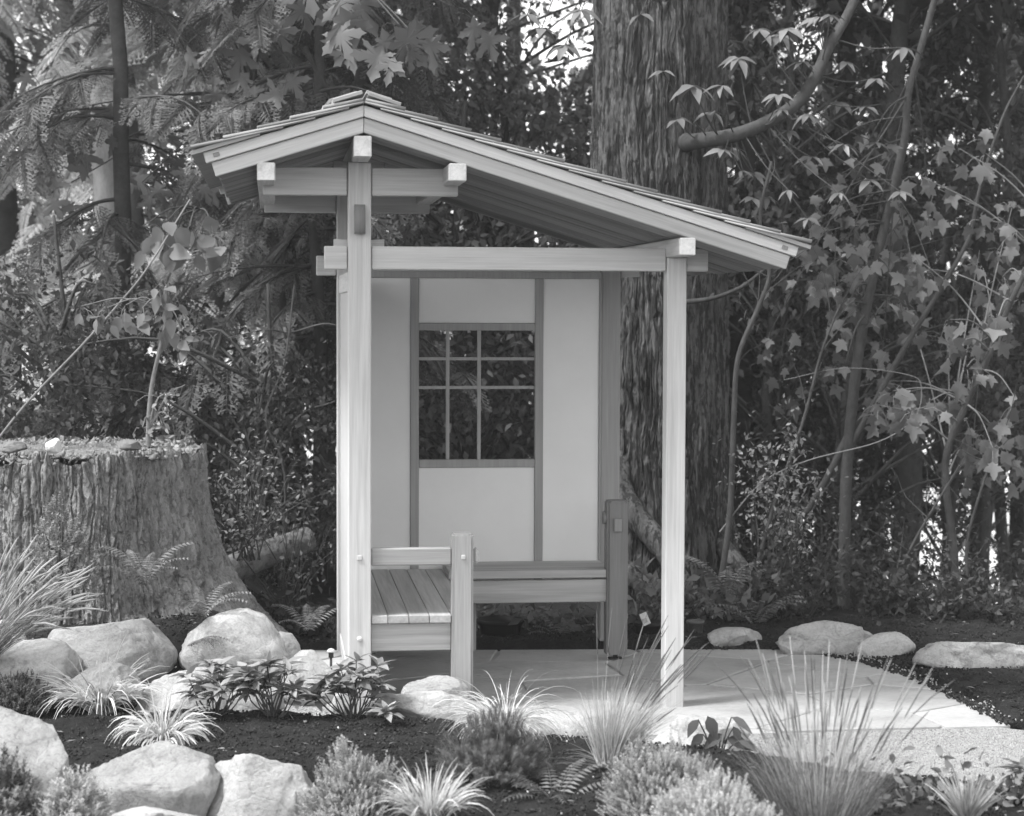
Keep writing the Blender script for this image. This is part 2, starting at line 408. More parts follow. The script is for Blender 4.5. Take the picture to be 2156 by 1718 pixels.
def gz(X, Y):
    X = np.asarray(X, float); Y = np.asarray(Y, float)
    P3 = np.stack([X*2.3, Y*2.3, X*0], -1).reshape(-1, 3)
    n = (fbm(P3, 3, 3).reshape(X.shape)-.5)
    z = .02 + .05*n
    z = z + .26*sm((-X+.22)/.55)*sm((Y-.05)/.7)*(1-.3*sm((Y-3)/3))       # mound under the stump
    z = z + .07*sm((bedY(X)-Y)/.25) + .02*sm((bedY(X)-Y-.5)/1)            # foreground bed
    z = z + .10*sm((Y-2.6)/2.5)*sm((X-0)/1.)*(1-sm((Y-9)/5))
    z = z - .42*sm((-1.42-Y)/.3)*sm((.45-X)/.4)                            # drop in front of the lowest boulders
    z = z - 1.9*sm((Y-2.5)/5.5)*sm((X-2.6)/1.2)
    flat = inside(PATH_, X, Y, .06) | (inside(GRH, X, Y, -.02) & (Y > bedY(X)))
    z = np.where(flat, -.06, z)
    z = z - 2.6*sm((Y-13)/10)                                              # the ground falls towards the added water sheet
    return z
xs = np.arange(-2.6, 5.2, .035); ys = np.arange(-3.4, 4.4, .035)
def grid(xs, ys, fz, name, mat, kind='structure', rel=0.0):
    X, Y = np.meshgrid(xs, ys); Z = fz(X, Y)
    if rel:
        P = np.stack([X.ravel()*16, Y.ravel()*16, X.ravel()*0], -1); Z = Z + ((fbm(P, 4, 9)-.5).reshape(X.shape))*rel*np.where(Z < -.055, .0, 1)
    V = np.stack([X, Y, Z], -1).reshape(-1, 3); nx = len(xs); i = np.arange(len(ys)-1)[:, None]*nx+np.arange(nx-1)[None]
    Q = np.stack([i, i+1, i+nx+1, i+nx], -1).reshape(-1, 4)
    o = link(name, mesh_np(name, V, [Q], True), None, kind, mat); return o
grid(xs, ys, gz, 'garden_bed', MULCH, rel=.045)
def farz(X, Y):
    z = gz(X, Y)-.0
    core = (X > -2.5) & (X < 5.1) & (Y > -3.3) & (Y < 4.3)
    return np.where(core, -.25, z-.02)
fx = np.concatenate([[-400, -150, -60, -30, -16, -9, -5], np.arange(-3.2, 6.0, .2), [7, 9, 12, 18, 35, 70, 160, 400]])
fy = np.concatenate([[-300, -100, -40, -20, -10, -6], np.arange(-4.2, 26, .25), [28, 32]])
grid(fx, fy, farz, 'ground', FLOORM)
WAT, nt, b, _o = newmat('reflector_water'); b.inputs['Base Color'].default_value = (.35, .35, .35, 1); b.inputs['Roughness'].default_value = .12; b.inputs['Specular IOR Level'].default_value = .8
bump(nt, b, tex(nt, 'ShaderNodeTexNoise', 3, coords(nt)).outputs['Fac'], .15, .05)
me = mesh_np('reflector_water', [(-600, 8.5, -1.45), (600, 8.5, -1.45), (600, 900, -1.45), (-600, 900, -1.45)], [[(0, 1, 2, 3)]]); link('reflector_water', me, None, 'structure', WAT)  # water sheet added to reflect sky as bright specks through the low gaps
me = mesh_np('reflector_floor', [(-600, 31, -2.65), (600, 31, -2.65), (600, 1500, -2.65), (-600, 1500, -2.65)], [[(0, 1, 2, 3)]]); link('reflector_bed', me, None, 'structure', FLOORM)

# gravel sheet and pebbles
def polyprism(name, P, z0, z1, mat, parent=None, kind=None, bev=0.0):
    bm = bmesh.new(); vs_ = [bm.verts.new((p[0], p[1], z0)) for p in P]; f = bm.faces.new(vs_)
    r = bmesh.ops.extrude_face_region(bm, geom=[f])
    for v in [g for g in r['geom'] if isinstance(g, bmesh.types.BMVert)]: v.co.z = z1
    bmesh.ops.recalc_face_normals(bm, faces=bm.faces[:])
    if bev: bmesh.ops.bevel(bm, geom=[e for e in bm.edges if all(abs(v.co.z-z1) < 1e-6 for v in e.verts)], offset=bev, segments=1, affect='EDGES')
    me = bpy.data.meshes.new(name); bm.to_mesh(me); bm.free(); return link(name, me, parent, kind, mat)
polyprism('gravel_path', GRH, -.05, -.012, GRAV, None, 'structure')
N = 110000
px_ = rng.uniform(-.9, 4.6, N*2); py_ = rng.uniform(-3, 1, N*2)
k = inside(GRH, px_, py_, -.02) & (py_ > bedY(px_)-.05) & ~inside(PATH_, px_, py_, .005); px_ = px_[k][:60000]; py_ = py_[k][:60000]
OCT = (np.array([(1, 0, 0), (-1, 0, 0), (0, 1, 0), (0, -1, 0), (0, 0, 1), (0, 0, -1)], float), np.array([(0, 2, 4), (2, 1, 4), (1, 3, 4), (3, 0, 4), (2, 0, 5), (1, 2, 5), (3, 1, 5), (0, 3, 5)]))
def scatter_oct(name, X, Y, Z, s0, s1, mat, flat=.6, kind='stuff'):
    n = len(X); M = frames(rdir(n), rdir(n))*rng.uniform(s0, s1, (n, 1, 1))*rng.uniform([1, .6, flat*.6], [1.3, 1, flat], (n, 3))[:, None, :]
    mb = MB(); mb.inst(OCT, np.stack([X, Y, Z], -1), M); return mb.build(name, mat, None, kind)
scatter_oct('gravel', px_, py_, np.full(len(px_), -.011), .0022, .0055, PEB)
# mulch crumbs
n = 60000; X = rng.uniform(-1.6, 4.6, n); Y = rng.uniform(-3.0, 2.6, n); Z = gz(X, Y); k = Z > -.05
scatter_oct('mulch', X[k], Y[k], Z[k]+.004, .003, .010, CHIP, .6)
n = 140; X = rng.uniform(-1.2, 4.0, n); Y = rng.uniform(-2.4, 1.5, n); Z = gz(X, Y); k = Z > -.05
scatter_oct('stray_pebbles', X[k], Y[k], Z[k]+.010, .004, .008, leafm('white_pebble', .4, .8, 0, .9, .2), .8)
n = 900; X = rng.uniform(-1.4, 4.4, n); Y = rng.uniform(-2.6, 2.4, n); Z = gz(X, Y); k = Z > -.05; X, Y, Z = X[k], Y[k], Z[k]; n = len(X)
LIT = (np.array([(0, 0, 0), (.12, .4, .05), (0, 1, .02), (-.12, .4, .05)]), np.array([(0, 1, 2), (0, 2, 3)]))
d = rdir(n); d[:, 2] *= .12; mb = MB(); mb.inst(LIT, np.stack([X, Y, Z+.014], -1), frames(d, np.array([0, 0, 1.])+rng.normal(0, .3, (n, 3)))*rng.uniform(.012, .045, (n, 1, 1))); mb.build('leaf_litter', leafm('litter', .06, .3, 0, .9, .1), None, 'stuff')
e_ = [(np.array(PATH_[i]), np.array(PATH_[(i+1) % len(PATH_)])) for i in range(len(PATH_))]
q = []
for a, b2 in e_:
    if (a+b2)[0]/2 > 2.5:
        for t in rng.uniform(0, 1, 40): p = a+(b2-a)*t; q.append((p[0]+rng.normal(0, .03)+.03, p[1]+rng.normal(0, .03)+.02))
qm = []
for a, b2 in e_:
    if (a+b2)[0]/2 > 2.2 and (a+b2)[1]/2 > -.55:
        for t in rng.uniform(0, 1, 420): p = a+(b2-a)*t; qm.append((p[0]+rng.normal(0, .022)+.008, p[1]+rng.normal(0, .018)+.006))
qm = np.array(qm); scatter_oct('soil_crumbs', qm[:, 0], qm[:, 1], qm[:, 0]*0+.006, .003, .012, CHIP, .8)
q = np.array(q); scatter_oct('edge_gravel', q[:, 0], q[:, 1], gz(q[:, 0], q[:, 1])*0+.014, .004, .008, PEB, .8)

# flagstone patio: every stone its own piece
pat = thing('flagstone_patio', 'pale flat flagstone patio under and in front of the shelter', 'patio', (1.2, .6, 0)); pat['kind'] = 'structure'
del pat['category']
r2 = np.random.default_rng(21); seeds = []
for iy, yy in enumerate(np.arange(-.9, 2.2, .50)):
    for xx in np.arange(-.3, 3.7, .78): seeds.append((xx+(.39 if iy % 2 else 0)+r2.uniform(-.2, .2), yy+r2.uniform(-.13, .13)))
seeds = np.array(seeds)
def clip(poly, a, n):
    out = []
    for i in range(len(poly)):
        p, q_ = poly[i], poly[(i+1) % len(poly)]; dp = (p-a)@n; dq = (q_-a)@n
        if dp >= 0: out.append(p)
        if dp*dq < 0: out.append(p+(q_-p)*dp/(dp-dq))
    return out
for si, s in enumerate(seeds):
    poly = [np.array(p) for p in [(s[0]-1, s[1]-1), (s[0]+1, s[1]-1), (s[0]+1, s[1]+1), (s[0]-1, s[1]+1)]]
    for sj, t in enumerate(seeds):
        if sj != si:
            d = s-t; L = np.linalg.norm(d)
            if L < 2: poly = clip(poly, (s+t)/2+d/L*.007, d/L)
            if len(poly) < 3: break
    for a, b2 in e_:
        if len(poly) < 3: break
        e = b2-a; nn = np.array([-e[1], e[0]])/np.linalg.norm(e); poly = clip(poly, a, nn)
    if len(poly) < 3: continue
    P = np.array(poly); A = .5*abs(np.dot(P[:, 0], np.roll(P[:, 1], 1))-np.dot(P[:, 1], np.roll(P[:, 0], 1)))
    if A < .01: continue
    P2 = []
    for i in range(len(P)):                                   # wavy edges
        a, b2 = P[i], P[(i+1) % len(P)]; P2.append(a); c = P.mean(0)
        if np.linalg.norm(b2-a) > .18: m_ = (a+b2)/2; P2.append(m_+(c-m_)*.02)
    o = polyprism('flagstone', P2, -.03, float(rng.uniform(-.003, .003)), FLAG, pat, None, .004)
polyprism('sand_joints', [tuple(p) for p in PATH_], -.045, -.009, rough('joint_sand', .42, .1, 20, 200, .3, .003), pat)

# ================================================================== SHELTER
SH = thing('garden_shelter', 'small open cedar garden shelter with shingled roof, white back wall and window', 'shelter', (1.1, .9, 0))
AX, AZ = .39, 2.696; SL = .309; ANG = math.atan(SL); YF, YR = -.30, 2.13
def up(x): return AZ - SL*abs(x-AX)
# posts
box('post', (.333, .435), (0, .10), (-.02, 2.472), W2['z'], SH)
box('post', (1.780, 1.868), (0, .10), (-.02, 2.058), W2['z'], SH)
box('post', (.335, .435), (1.68, 1.78), (-.02, 2.43), W['z'], SH)
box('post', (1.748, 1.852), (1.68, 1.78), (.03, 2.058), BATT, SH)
# tie beams and their bracket blocks
for (y0, y1) in ((.022, .078), (1.702, 1.758)):
    xc = [(.227, .330), (.438, 1.777), (1.871, 1.972)] if y0 < 1 else [(.227, .330), (.438, 1.744), (1.856, 1.96)]
    for a in xc: box('beam', a, (y0, y1), (1.996, 2.100), W2['x'], SH)
    for a in [(-.045, .330), (.438, .826)]: box('tie_beam', a, (y0, y1), (2.326, 2.449), W2['x'], SH)
def block(z0):
    mb = MB(); x0, x1, c0, c1 = .272, .499, .333, .435; y0, y1 = .102, .17
    for (a, b_, za, zb) in ((x0, .384, z0+.034, z0+.028), (.384, x1, z0+.028, z0+.034)):
        V = [(a, y0, z0-.08), (b_, y0, z0-.08), (b_, y1, z0-.08), (a, y1, z0-.08), (a, y0, za), (b_, y0, zb), (b_, y1, zb), (a, y1, za)]
        mb.add(V, None, [(0, 1, 5, 4), (1, 2, 6, 5), (2, 3, 7, 6), (3, 0, 4, 7), (4, 5, 6, 7), (3, 2, 1, 0)])
    mb.build('bracket', W['x'], SH)
block(2.100); block(2.449)
# long side plates at post height, the right-hand purlin and roof purlins
def purlin(x0, x1, z0, z1):
    p = box('purlin', (x0, x1), (YF+.004, YR-.004), (z0, z1), W['y'], SH, .006)
    e = box('end_grain', (x0+.004, x1-.004), (YF-.001, YF+.003), (z0+.004, z1-.004), ENDG, p, .001)
    e.location = (0, 0, 0)
purlin(-.068, .011, 2.366, 2.446); purlin(.756, .835, 2.373, 2.452); purlin(.346, .424, 2.473, 2.565); purlin(1.776, 1.848, 2.059, 2.138)
box('side_plate', (.345, .423), (.18, 1.678), (1.90, 1.994), W['y'], SH)
# peg through the tall post
mb = MB(); V = []
for (y, x0, x1, z0, z1) in ((-.001, .360, .408, 2.155, 2.285), (-.035, .360, .408, 2.155, 2.255)):
    V += [(x0, y, z0), (x1, y, z0), (x1, y, z1), (x0, y, z1)]
mb.add(V, None, [(4, 5, 6, 7), (0, 1, 5, 4), (1, 2, 6, 5), (2, 3, 7, 6), (3, 0, 4, 7)]); mb.build('wedge_peg', WD, SH)
for (x, z) in ((.383, .702), ): box('plug', (x-.011, x+.011), (-.006, 0), (z-.011, z+.011), W['x'], SH, .002)
mb = MB(); mb.tube([(.383, .0, .336), (.383, -.006, .336)], .012, 14); mb.build('bolt_cap', rough('bolt_cap', .75, .05), SH)

# roof boards: one object each, running down the slope
def slope_box(name, side, s0, s1, y0, y1, n0, n1, mat, bev=.002, parent=SH):
    """s = distance down the slope from the apex, n = height off the fascia-top plane (normal)"""
    a = ANG if side > 0 else -ANG
    x = (s0, s1) if side > 0 else (-s1, -s0)
    o = box(name, x, (y0, y1), (n0, n1), mat, parent, bev, a, (AX, 0, AZ))
    if s0 < .02:                                               # mitred where the two slopes meet
        for v in o.data.vertices:
            if abs(v.co.x) < s0+bev+.001: v.co.x += side*(-v.co.z*math.tan(ANG)+.0006)
    return o
SLr = (2.31-AX)/math.cos(ANG); SLl = (AX+.297)/math.cos(ANG)
cA = math.cos(ANG)
nb = 17; w = (YR-YF-.08)/nb
for side, L in ((1, SLr), (-1, SLl)):
    for i in range(nb):
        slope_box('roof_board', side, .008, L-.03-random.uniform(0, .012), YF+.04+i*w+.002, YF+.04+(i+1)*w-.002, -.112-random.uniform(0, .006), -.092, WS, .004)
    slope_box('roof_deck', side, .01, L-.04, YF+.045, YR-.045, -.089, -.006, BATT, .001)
    for yy in (YF, YR-.036):
        front = yy < 0
        slope_box('bargeboard', side, -.0 if side > 0 else .001, L-.022, yy+(.010 if front else 0), yy+.036, -.112, -.050, W['x'], .003)
        f = slope_box('fascia', side, 0 if side > 0 else .001, L, yy-.006 if front else yy, yy+.036, -.0475, -.001, FASC, .003)
        if front:
            s_ = .045 if side < 0 else .052
            slope_box('plug', side, L-s_-.022, L-s_+.006, yy-.011, yy-.006, -.034, -.016, BATT, .002)
# shingles, every one a piece
shingle_meshes = {}
def shingle(side, sb, y0, y1, lift, mat, flip=False):
    Ls = .40; t = .0155*random.uniform(.85, 1.15); h0 = .026+lift; s1 = max(sb-Ls, .0)
    k_ = (sb-s1)/Ls
    top_s = h0+t-(h0+t-.006)*k_; bot_s = h0-(h0-.001)*k_
    if side > 0: xs_ = (sb, s1)
    else: xs_ = (-sb, -s1)
    P = [(xs_[0], h0), (xs_[0], h0+t), (xs_[1], top_s), (xs_[1], bot_s)]
    V = [(x, y, z) for y in (y0, y1) for x, z in P]
    F = [(0, 1, 2, 3), (7, 6, 5, 4), (0, 4, 5, 1), (1, 5, 6, 2), (2, 6, 7, 3), (3, 7, 4, 0)]
    me = mesh_np('shingle', V, [F]); o = link('shingle', me, SH, None, mat); o.location = o.location+Vector((AX, 0, AZ)); o.rotation_euler = (0, ANG if side > 0 else -ANG, 0)
for side, L, ncr in ((1, SLr+.045, 14), (-1, SLl+.045, 5)):
    ex = .1445 if side > 0 else .148
    for c in range(ncr):
        sb = L-c*ex+random.uniform(-.003, .003)
        y = YF-.035
        while y < YR+.03:
            wd = random.uniform(.13, .21); y1 = min(y+wd, YR+.035)
            if YR+.035-y1 < .05: y1 = YR+.035
            shingle(side, sb+random.uniform(-.004, .004), y+.0015, y1-.0015, random.uniform(-.001, .002), SHM); y = y1
    slope_box('starter_shingles', side, L-.30, L+.002, YF-.03, YR+.03, .0005, .018, SHM, .001)
# ridge caps
for i in range(9):
    y0 = -.02+i*.235
    for side in (1, -1):
        a = ANG if side > 0 else -ANG; z = .062+(.006 if side > 0 else 0)
        o = box('ridge_cap', (0, .118) if side > 0 else (-.126, .004), (y0, y0+.30), (z, z+.016), SHM, SH, .002, a, (AX, 0, AZ+.014)); o.rotation_euler[0] = math.radians(3.0)
box('ridge_cap', (-.135, -.002), (YF-.036, .1), (.046, .063), SHM, SH, .002, -ANG, (AX+.01, 0, AZ))
box('ridge_cap', (.004, .15), (YF-.034, .1), (.040, .056), SHM, SH, .002, ANG, (AX, 0, AZ))

# back wall: plaster panels between battens
YW = 1.66
box('wall_header', (.437, 1.746), (YW-.004, 1.70), (1.940, 1.9935), BATT, SH, .003) if False else None
def wp(x0, x1, z0, z1): box('plaster_panel', (x0, x1), (YW+.012, YW+.05), (z0, z1), PLAST, SH, .002)
box('wall_header', (.437, 1.746), (YW, YW+.04), (1.985, 2.02), BATT, SH, .003)
wp(.437, .7225, .36, 1.984); wp(.7675, 1.3875, 1.747, 1.984); wp(.7675, 1.3875, .36, .976); wp(1.433, 1.734, .36, 1.984)
for x0, x1 in ((.723, .767), (1.388, 1.432), (1.7345, 1.7465)): box('batten', (x0, x1), (YW, YW+.04), (.36, 1.984), BATT, SH, .003)
win = bpy.data.objects.new('window', None); COL.objects.link(win); win.parent = SH; win.location = Vector((1.08, YW, 1.36))-SH.location
def wbox(*a, **k): return box(*a, **k)
box('window_rail', (.7675, 1.3875), (YW+.002, YW+.042), (1.707, 1.746), BATT, win, .003)
box('window_rail', (.7675, 1.3875), (YW+.002, YW+.042), (.977, 1.0195), BATT, win, .003)
gx = [.7675, .912, .931, 1.0795, 1.099, 1.3875]; gzs = [1.0195, 1.3955, 1.412, 1.5485, 1.565, 1.707]
GL, nt, b, out = newmat('window_glass')
g_ = nt.nodes.new('ShaderNodeBsdfGlossy'); g_.inputs['Roughness'].default_value = .02; tr = nt.nodes.new('ShaderNodeBsdfTransparent'); tr.inputs[0].default_value = (.93, .93, .93, 1)
fr = nt.nodes.new('ShaderNodeFresnel'); fr.inputs[0].default_value = 1.16; mx = nt.nodes.new('ShaderNodeMixShader')
nt.links.new(fr.outputs[0], mx.inputs[0]); nt.links.new(tr.outputs[0], mx.inputs[1]); nt.links.new(g_.outputs[0], mx.inputs[2]); nt.links.new(mx.outputs[0], out.inputs[0])
MUNT = wood('muntin_wood', 'z', .40, .05, False, .03)
for a in (1, 3): box('muntin', (gx[a], gx[a+1]), (YW+.014, YW+.034), (1.0195, 1.707), MUNT, win, .002)
for a in (1, 3):
    for bb in (0, 2, 4): box('muntin', (gx[bb], gx[bb+1]), (YW+.015, YW+.033), (gzs[a], gzs[a+1]), MUNT, win, .002)
for bb in (0, 2, 4):
    for cc in (0, 2, 4): box('pane', (gx[bb], gx[bb+1]), (YW+.022, YW+.026), (gzs[cc], gzs[cc+1]), GL, win, 0)
# left side wall (seen almost edge-on) and its frame
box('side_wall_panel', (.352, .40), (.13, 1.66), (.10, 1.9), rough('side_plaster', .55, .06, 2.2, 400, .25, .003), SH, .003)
box('side_batten', (.345, .425), (.103, .125), (.02, 1.898), W['z'], SH, .003)
for z in (.10, ): box('side_sill', (.347, .42), (.13, 1.66), (.03, .098), W['y'], SH, .003)
box('sill_beam', (.437, 1.746), (YW+.01, YW+.05), (.31, .358), W['x'], SH, .003)
box('metal_foot', (1.78, 1.82), (1.71, 1.75), (-.002, .03), BARKD, SH, .002)

# ================================================================== BENCH
BN = thing('corner_bench', 'corner cedar bench with planked seats and posts inside the shelter', 'bench', (.9, .6, 0))
def cham_post(x0, x1, y0, y1, z0, z1, mat, name='post', c=.012):
    bm = bmesh.new(); bmesh.ops.create_cube(bm, size=1)
    for v in bm.verts: v.co = Vector(((x0+x1)/2+v.co.x*(x1-x0), (y0+y1)/2+v.co.y*(y1-y0), (z0+z1)/2+v.co.z*(z1-z0)))
    bmesh.ops.bevel(bm, geom=[e for e in bm.edges if abs(e.verts[0].co.z-e.verts[1].co.z) > .1], offset=c, segments=2, affect='EDGES')
    bmesh.ops.bevel(bm, geom=[e for e in bm.edges if all(v.co.z > z1-1e-4 for v in e.verts)], offset=.008, segments=2, affect='EDGES')
    me = bpy.data.meshes.new(name); bm.to_mesh(me); bm.free(); return link(name, me, BN, None, mat)
cham_post(.801, .898, -.002, .096, -.01, .805, WB['z'])
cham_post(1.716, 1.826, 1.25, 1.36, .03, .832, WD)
box('foot_plate', (1.735, 1.808), (1.27, 1.34), (-.002, .006), BARKD, BN, .002); mb = MB(); mb.tube([(1.77, 1.305, .006), (1.77, 1.305, .032)], .013, 10); mb.build('foot_rod', BARKD, BN)
box('plug', (.841, .861), (-.009, -.003), (.690, .712), W['x'], BN, .003)
box('arm_rail', (.436, .800), (.022, .062), (.662, .742), WB['x'], BN, .006)
box('arm_rail', (.899, .926), (.022, .062), (.668, .740), WB['x'], BN, .012)
xb = [.437, .512, .607, .700, .799, .892]
for i in range(5):
    y0 = .012 if i < 4 else .102
    box('seat_plank', (xb[i]+.0012, xb[i+1]-.0012), (y0, 1.655), (.4015, .438), WB['y'], BN, .003) if i < 4 else box('seat_plank', (xb[i]+.0012, xb[i+1]-.0012), (.098, 1.655), (.4015, .438), WB['y'], BN, .003)
box('apron', (.437, .800), (.04, .075), (.272, .3985), WB['x'], BN, .004)
box('apron', (.855, .890), (.10, 1.27), (.272, .3985), WB['y'], BN, .004)
ys_ = [1.262, 1.352, 1.45, 1.548, 1.652]
for i in range(4): box('seat_plank', (.894, 1.714 if i == 0 else 1.742), (ys_[i]+.0012, ys_[i+1]-.0012), (.432, .474), WB['x'], BN, .003)
box('apron', (.892, 1.727), (1.285, 1.315), (.302, .421), WB['x'], BN, .004)
box('apron', (1.70, 1.73), (1.37, 1.65), (.31, .43), WB['y'], BN, .004)
box('tenon', (1.748, 1.790), (1.232, 1.249), (.672, .742), WD, BN, .004)
mb = MB(); mb.tube([(1.700, 1.30, .74), (1.716, 1.30, .74)], .034, 16); mb.build('tenon', WD, BN)
for x, y in ((.47, 1.6), (1.0, 1.6), ): box('leg', (x, x+.07), (y, y+.05), (0, .30), WB['z'], BN, .004)

# ================================================================== ROCKS
def gY(px, py):
    """depth at which the line of sight meets the ground"""
    for Y in np.arange(-2.9, 3, .01):
        p = at(px, py, Y)
        if p[2] <= float(gz(p[0], p[1]))+.01: return float(Y)
    return -2.0
def rock(label, x0, y0, x1, y1, Y, mat=None, seed=0, depth=.75, facets=5, tilt=0, rough_=.10, group='boulders edging the garden beds', sink=.25, name='boulder', pw=.82, tp=1.0):
    if Y is None: Y = gY((x0+x1)/2, y1)
    c0 = at(x0, y1, Y); c1 = at(x1, y0, Y); w_ = c1[0]-c0[0]; h_ = c1[2]-c0[2]; r = np.random.default_rng(seed+100)
    bm = bmesh.new(); bmesh.ops.create_icosphere(bm, subdivisions=5, radius=1.0)
    V = np.array([v.co for v in bm.verts]); F = np.array([[v.index for v in f.verts] for f in bm.faces]); bm.free()
    V = np.sign(V)*np.abs(V)**pw
    for _ in range(facets*2):
        n_ = rdir(1, .2, r)[0]; d_ = r.uniform(.58, .85); t = V@n_; V = V-np.clip(t-d_, 0, None)[:, None]*n_*.96
    V = V*np.stack([1-.20*tp*V[:, 2], 1-.15*tp*V[:, 2], V[:, 2]*0+1], -1)
    d = (fbm(V*1.6+seed*3.1, 3, seed)-.5)*2*rough_*1.3 + (fbm(V*6+seed, 4, seed+5)-.5)*rough_*.75-np.clip(1-np.abs(fbm(V*2.1+seed*2, 3, seed+8)-.5)*26, 0, 1)*.035
    V = V*(1+d)[:, None]
    mn, mx_ = V.min(0), V.max(0); V = (V-(mn+mx_)/2)/((mx_-mn)/2)
    hh = h_*(1+sink); S = np.array([w_/2, w_*depth/2, hh/2]); V = V*S
    ta = math.radians(tilt); V = V@np.array([[math.cos(ta), 0, -math.sin(ta)], [0, 1, 0], [math.sin(ta), 0, math.cos(ta)]])
    me = mesh_np(name, V, [F], True); me.materials.append(mat or ROCK)
    o = bpy.data.objects.new(name, me); COL.objects.link(o); o.location = (c0[0]+w_/2, Y+w_*depth*.25, c1[2]-hh/2)
    return tag(o, label, 'rock', group)
rock('large rounded pale boulder below the stump, left of the taller pale boulder', 78, 1307, 372, 1440, .30, ROCKD, 1, .7, 1, pw=.9)
rock('tall pale pointed boulder beside the foot of the stump', 375, 1284, 608, 1430, .32, ROCK, 2, .7, 2, 6, pw=.95)
rock('small rounded boulder cut by the left edge above a flatter one', -60, 1308, 58, 1390, .35, ROCK, 3, .8, 1)
rock('low pale boulder behind the striped sedge at the left edge', -60, 1352, 168, 1470, .12, ROCK, 4, .7, 3)
rock('flat pale boulder between the striped sedge and the broad-leaved shrubs', 280, 1405, 520, 1530, -.02, ROCK, 5, .6, 3)
rock('rounded pale boulder between the two broad-leaved shrubs', 585, 1372, 735, 1478, .28, ROCK, 6, .8, 1)
rock('smooth grey boulder at the foot of the bench post', 838, 1431, 1000, 1500, -.22, ROCKD, 7, .9, 2)
rock('low white boulder between the broad-leaved shrub and the white sedge', 770, 1452, 1050, 1535, -.42, ROCK, 8, .5, 4)
rock('low white boulder right of the white sedge', 1130, 1500, 1275, 1580, -.72, ROCK, 9, .8, 4)
rock('rough pale boulder behind the dark-leaved hellebore', 1370, 1508, 1590, 1600, -.95, ROCK, 10, .5, 7, 0, .16)
rock('upright split rock beneath the hellebore', 1478, 1568, 1566, 1650, -1.12, ROCK, 11, .5, 7, 0, .12)
rock('upright grey rock right of the split rock', 1560, 1575, 1640, 1650, -1.12, ROCKD, 12, .5, 7, 0, .12)
rock('big mottled boulder in the lower left corner', -170, 1496, 150, 1830, -1.55, ROCKD, 13, .7, 5, 6, .13, pw=.55, tp=.2)
rock('long grey boulder with a sloping top at the bottom left', 112, 1560, 436, 1830, -1.62, ROCKD, 14, .6, 4, 15, .11, pw=.5, tp=.1)
rock('blocky pale boulder with a stepped top near the bottom left', 418, 1588, 682, 1830, -1.68, ROCK, 15, .7, 5, 0, .12, pw=.55, tp=.6)
rock('flat rock along the bottom edge below the long grey boulder', 180, 1700, 440, 1800, -2.05, ROCK, 16, .5, 4)
rock('long flat pale rock edging the bed right of the shelter', 1640, 1312, 1860, 1368, None, ROCK, 17, .5, 3, 0, .16, pw=.6, sink=1.0)
rock('sloping pale rock right of the long flat one', 1790, 1334, 1935, 1376, None, ROCK, 18, .5, 2, -8, pw=.65, sink=1.0)
rock('flat pale rock at the right edge behind the dark bed', 1935, 1348, 2200, 1400, None, ROCK, 19, .4, 3, 0, .16, pw=.6, sink=1.0)
rock('small flat pale rock behind the patio beside the ferns', 1490, 1322, 1615, 1348, None, ROCK, 20, .6, 2, pw=.65, sink=1.0)
rock('flat pale rock wedged between the large rounded boulder and the sedge', 120, 1395, 300, 1470, -.05, ROCK, 41, .6, 5)
rock('small pale rock at the front of the boulder row left of the glossy shrub', 480, 1440, 600, 1500, -.10, ROCKD, 42, .6, 5)
rock('low pale rock between the smooth grey boulder and the glossy shrub', 690, 1458, 800, 1512, -.30, ROCK, 43, .5, 5)
rock('low pale rock hidden under the white sedge', 1030, 1490, 1150, 1560, -.62, ROCK, 44, .6, 5)
rock('low pale rock at the foot of the leaning grass', 1255, 1535, 1370, 1590, -.85, ROCK, 45, .6, 5)
rock('small dark rock half hidden behind the left boulders', 560, 1330, 640, 1400, .9, ROCKD, 22, .6, 4)

